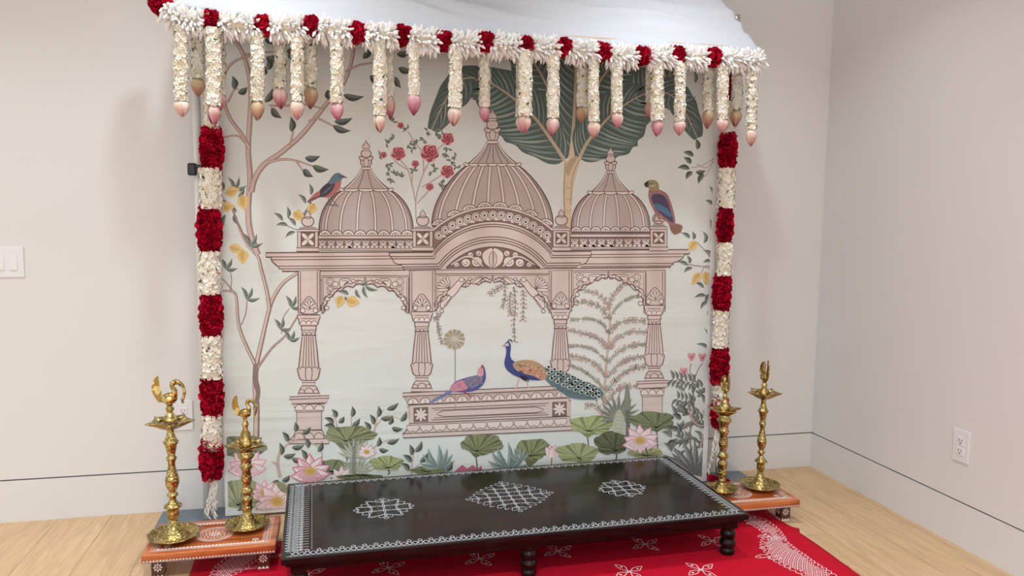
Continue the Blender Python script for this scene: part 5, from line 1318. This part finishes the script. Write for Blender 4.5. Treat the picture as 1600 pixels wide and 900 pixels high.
def loopchain(F, p0, d, n_, L_, pitch, h, flip=1):
    """row of knotted loops: two crossing wavy lines with a small round at each peak"""
    n = int(round(L_/pitch)); pitch = L_/n; ux, uy = d; vx, vy = n_
    T = lambda s, t: (p0[0]+ux*s+vx*t, p0[1]+uy*s+vy*t)
    for ph in (0, .5):
        pts = []
        for i in range(n*10+1):
            s = i/10*pitch; pts.append(T(s, h*.30*(1-math.cos(2*PI*(s/pitch+ph)))/1.0))
        F.line(pts, LW)
    for k in range(n):
        s = (k+.5)*pitch; F.line([T(s-pitch*.12, h*.55), T(s-pitch*.2, h*.78), T(s, h), T(s+pitch*.2, h*.78), T(s+pitch*.12, h*.55)], LW)
        x, y = T(s, h*.8); F.dot(x, y, LW*.6, 6)
e = .016
loopchain(F, (-a+e+.01, -b+e), (1, 0), (0, 1), 2*a-2*e-.02, .0365, .040)
F.line([(-a+e, -b+e-.004), (a-e, -b+e-.004)], .0016)
loopchain(F, (-a+e+.01, b-e), (1, 0), (0, -1), 2*a-2*e-.02, .030, .028)
loopchain(F, (a-e, -b+e+.02), (0, 1), (-1, 0), 2*b-2*e-.04, .026, .042)
# left band: dense crossing lattice with a dotted edge
nL = 30; y0_, y1_ = -b+e+.03, b-e-.01; pL = (y1_-y0_)/nL
for ph in (0, .5):
    for (x_, am) in ((-a+e+.012, .012), (-a+e+.036, .014)):
        F.line([(x_+am*math.cos(2*PI*(i/8+ph)), y0_+i/8*pL) for i in range(nL*8+1)], LW*.8)
for k in range(nL):
    y = y0_+(k+.5)*pL; F.line([(-a+e+.03, y), (-a+e+.068, y)], LW*.9)
    F.dot(-a+e+.078, y, .0016, 6); F.dot(-a+e+.078, y+pL*.5, .0016, 6); F.dot(-a+e-.003, y, .003, 6)
def kolam(F, x, y, A, B, n, lw=LW, rnd_=.12):
    """diamond lattice of looping lines round a dot grid"""
    def T(u, v):                                        # u,v in -1..1, diamond corners on the axes
        a_, b_ = (u-v)/2, (u+v)/2; g_ = 1+rnd_*math.sin(2*math.atan2(b_, a_))**2*math.hypot(a_, b_); return (x+A*a_*g_, y+B*b_*g_)
    for k in range(n+1):
        c = -1+2*k/n
        for fl in (0, 1):
            pts = []
            for i in range(n*8+1):
                s = -1+2*i/(n*8); w_ = .62/n*math.sin((s+1)*n*PI*.5+k*PI); q_ = (s, c+w_*2) if not fl else (c+w_*2, s)
                pts.append(T(*q_))
            F.line(pts, lw)
            for sgn in (-1, 1):
                if k < n:
                    c2 = c+1/n; q0 = (sgn, c) if not fl else (c, sgn); q1 = (sgn*(1+.22), c2) if not fl else (c2, sgn*(1+.22)); q2 = (sgn, c+2/n) if not fl else (c+2/n, sgn)
                    F.line(cr([T(*q0), T(*q1), T(*q2)], False, 5), lw)
    for i in range(n):
        for j in range(n):
            px_, py_ = T(-1+(2*i+1)/n, -1+(2*j+1)/n); F.dot(px_, py_, lw*.75, 6)
    for (sx, sy) in ((1, 0), (-1, 0), (0, 1), (0, -1)):
        cxx, cyy = x+sx*A*1.13, y+sy*B*1.13; F.line(circ(cxx, cyy, .0085, 10), lw, True); F.dot(cxx, cyy, lw*.6, 6); F.line([(x+sx*A*.98, y+sy*B*.98), (cxx-sx*.008, cyy-sy*.008)], lw)
def tloc(px, py):
    q = on_z(px, py, TH); v = Vector((q.x-cx, q.y-cy)); c_, s_ = math.cos(-.0255), math.sin(-.0255); return (v.x*c_-v.y*s_, v.x*s_+v.y*c_)
kx, ky = tloc(797, 775); kolam(F, kx, ky, .146, .136, 7, .0017)
kx, ky = tloc(600, 794); kolam(F, kx, ky, .090, .082, 4, .0018, .3)
kx, ky = tloc(972, 763); kolam(F, kx, ky, .080, .078, 4, .0018, .3)
top_ = mb.build('table_top', [M_ebony, M_line], tb)
mb = MB(); mb.box((-a+.03, -b+.03, TH-.058), (a-.03, -b+.05, TH-.034)); mb.box((-a+.03, b-.05, TH-.058), (a-.03, b-.03, TH-.034)); mb.box((-a+.03, -b+.05, TH-.058), (-a+.05, b-.05, TH-.034)); mb.box((a-.05, -b+.05, TH-.058), (a-.03, b-.05, TH-.034))
mb.build('apron', M_ebony, tb)
H_ = TH-.034
for lx in (-a+.053, 0, a-.053):
    for ly in (-b+.053, b-.053):
        mb = MB(); mb.box((lx-.026, ly-.026, H_-.030), (lx+.026, ly+.026, H_), bev=.002)
        P_ = [(.020, 0), (.025, .003), (.027, .012), (.0265, .022), (.0225, .028), (.0225, .031), (.028, .036), (.0305, .046), (.029, .056), (.024, .062), (.0235, .066), (.027, .071), (.029, .080), (.0275, .090), (.023, .096), (.023, .100), (.026, .104), (.026, .108)]
        mb.lathe(P_, 20, 0, Matrix.Translation((lx, ly, 0)))
        mb.build('leg', M_ebony, tb)

# ------------------------------------------------------------------ red floor cloth
M_rug = mat('red_cotton', C(196, 14, 44), .8, spec=.15, bump=(320, .12, .0008))
M_rugw = mat('white_cloth_print', C(240, 224, 226), .8)
rx0, rx1 = -2.835, -.545
NX, NY = 90, 44; ry0, ry1 = -2.0, -.40
def rug_x(u, v):                       # slightly wavy side edges
    y = ry0+(ry1-ry0)*v
    xr = rx1+.008+.003*math.sin(y*13)+.024*math.exp(-((y+.692)/.018)**2)
    xl = rx0+.008*math.sin(y*9+1)
    return xl+(xr-xl)*u, y
def rug_z(x, y):
    z = .0035+.0012*noise.noise(Vector((x*2.2, y*2.2, 0)))
    for c_, ax in ((-.66, 'y'), (-1.03, 'y'), (-.80, 'x'), (-1.58, 'x'), (-2.3, 'x')):
        d = (y-c_) if ax == 'y' else (x-c_); z += .0022*math.exp(-(d/.008)**2)
    return z
mb = MB(); vs = []; fs = []
xs_ = sorted([i/NX for i in range(NX+1)]+[(c_+o-rx0)/(rx1-rx0) for c_ in (-.80, -1.58, -2.3) for o in (-.012, -.006, 0, .006, .012)])
ys_ = sorted([i/NY for i in range(NY+1)]+[(c_+o-ry0)/(ry1-ry0) for c_ in (-.66, -1.03) for o in (-.012, -.006, 0, .006, .012)])
for v in ys_:
    for u in xs_:
        x, y = rug_x(u, v); vs.append((x, y, rug_z(x, y)))
W_ = len(xs_)
for j in range(len(ys_)-1):
    for i in range(W_-1): a0 = j*W_+i; fs.append((a0, a0+1, a0+W_+1, a0+W_))
mb.add(vs, fs, 0)
edge = [i for i in range(W_)]+[j*W_+W_-1 for j in range(1, len(ys_))]+[(len(ys_)-1)*W_+i for i in range(W_-2, -1, -1)]+[j*W_ for j in range(len(ys_)-2, 0, -1)]
k0 = len(mb.v); mb.v += [(mb.v[i][0], mb.v[i][1], .0002) for i in edge]
for q_ in range(len(edge)): r2 = (q_+1) % len(edge); mb.f.append([edge[q_], k0+q_, k0+r2, edge[r2]]); mb.m.append(0); mb.sm.append(False)
class FloorPrint(Flat):
    def q(s, p): return Vector((p[0], p[1], rug_z(p[0], p[1])+.0006))
F = FloorPrint(mb, (0, 0, 0), (1, 0, 0), (0, 1, 0), 1)
def fl(px, py): q = on_z(px, py, .004); return (q.x, q.y)
def motif(x, y, r, rot=0):
    for k in range(4):
        t = rot+k*PI/2; c, s_ = math.cos(t), math.sin(t); T = lambda u, v: (x+r*(c*u-s_*v), y+r*(s_*u+c*v))
        F.line(cr([T(.05, .08), T(.35, -.12), T(.62, -.2), T(.85, -.05), T(1.08, .12), T(.8, .2), T(.5, .22), T(.25, .08), T(0, -.08)], False, 4), .003)
        F.dot(*T(.66, .02), .005)
for q in [(607, 887), (750, 873), (872, 861), (1008, 850), (1113, 845), (1095, 890), (983, 893), (480, 897)]:
    motif(*fl(*q), .062, .35)
for i in range(6): motif(-2.35+i*.31, -1.25, .062, .35)
def lattice(path, wds, pitch, lw=.0028):
    """a band of diamond mesh with dots between scalloped edges, following a line on the floor"""
    P_ = cr(path, False, 12); S = [0]
    for i in range(1, len(P_)): S.append(S[-1]+math.dist(P_[i], P_[i-1]))
    def at(s):
        s = max(0, min(S[-1]-1e-6, s)); i = max(j for j in range(len(S)-1) if S[j] <= s); t = (s-S[i])/(S[i+1]-S[i])
        return (P_[i][0]+(P_[i+1][0]-P_[i][0])*t, P_[i][1]+(P_[i+1][1]-P_[i][1])*t), ((P_[i+1][0]-P_[i][0])/(S[i+1]-S[i]), (P_[i+1][1]-P_[i][1])/(S[i+1]-S[i]))
    def T(s, v): (p, d) = at(s); return (p[0]-d[1]*v, p[1]+d[0]*v)
    def wd(s):
        f_ = s/S[-1]*(len(wds)-1); i = min(len(wds)-2, int(f_)); return wds[i]+(wds[i+1]-wds[i])*(f_-i)
    n = int(S[-1]/pitch)
    for k in range(-8, n+8):
        for sg in (-1, 1):
            pts = []
            for j in range(21):
                s = (k+.5)*pitch+sg*(j-10)/10*.14; v = (j-10)/10*.14
                if 0 <= s <= S[-1] and abs(v) <= wd(s): pts.append(T(s, v))
            if len(pts) > 1: F.line(pts, lw)
    for k in range(n):
        s = (k+1.0)*pitch; w_ = wd(s); m = int(w_/pitch)+1
        for j in range(-m*2, m*2+1):
            v = j*pitch/2
            if abs(v) < w_: F.dot(*T(s+(pitch/2 if j % 2 else 0), v), .003, 6)
        for sg in (-1, 1):
            F.line(cr([T(s-pitch*.5, sg*w_), T(s-pitch*.3, sg*(w_+pitch*.5)), T(s+pitch*.1, sg*(w_+pitch*.55)), T(s+pitch*.5, sg*w_)], False, 4), lw)
    return T
lattice([fl(1155, 804), fl(1180, 813), fl(1200, 826), fl(1218, 843)], [.02, .035, .03, .018], .022)
lattice([fl(1207, 835), fl(1215, 854), fl(1232, 870), fl(1256, 885), fl(1290, 903), fl(1330, 930)], [.018, .05, .062, .052, .035, .02], .022)
for (x, y, r_) in [(1196, 856, .03), (1190, 870, .03), (1210, 872, .03), (1175, 818, .03), (1192, 838, .025)]:
    c0 = fl(x, y); F.line(cr([(c0[0]+r_, c0[1]+.012), (c0[0], c0[1]+.014), (c0[0]-r_*.8, c0[1]+.002), (c0[0], c0[1]-.01), (c0[0]+r_, c0[1]-.004)], False, 4), .003); F.dot(c0[0]-.004, c0[1]+.002, .003, 6)
lattice([fl(340, 905), fl(362, 885), fl(385, 868), fl(410, 856), fl(432, 846)], [.02, .045, .05, .04, .02], .022)
for (x, y, r_) in [(398, 886, .035), (432, 868, .03)]:
    c0 = fl(x, y); F.line(cr([(c0[0]+r_, c0[1]+.02), (c0[0]+.01, c0[1]-.006), (c0[0]-r_*.8, c0[1]-.012), (c0[0]-.01, c0[1]+.004), (c0[0]+r_*.5, c0[1]+.01)], True, 4), .003)
rg = mb.build('red_floor_cloth', [M_rug, M_rugw])
tag(rg, 'red cotton floor cloth printed with white looping motifs spread under the black table', 'floor cloth')
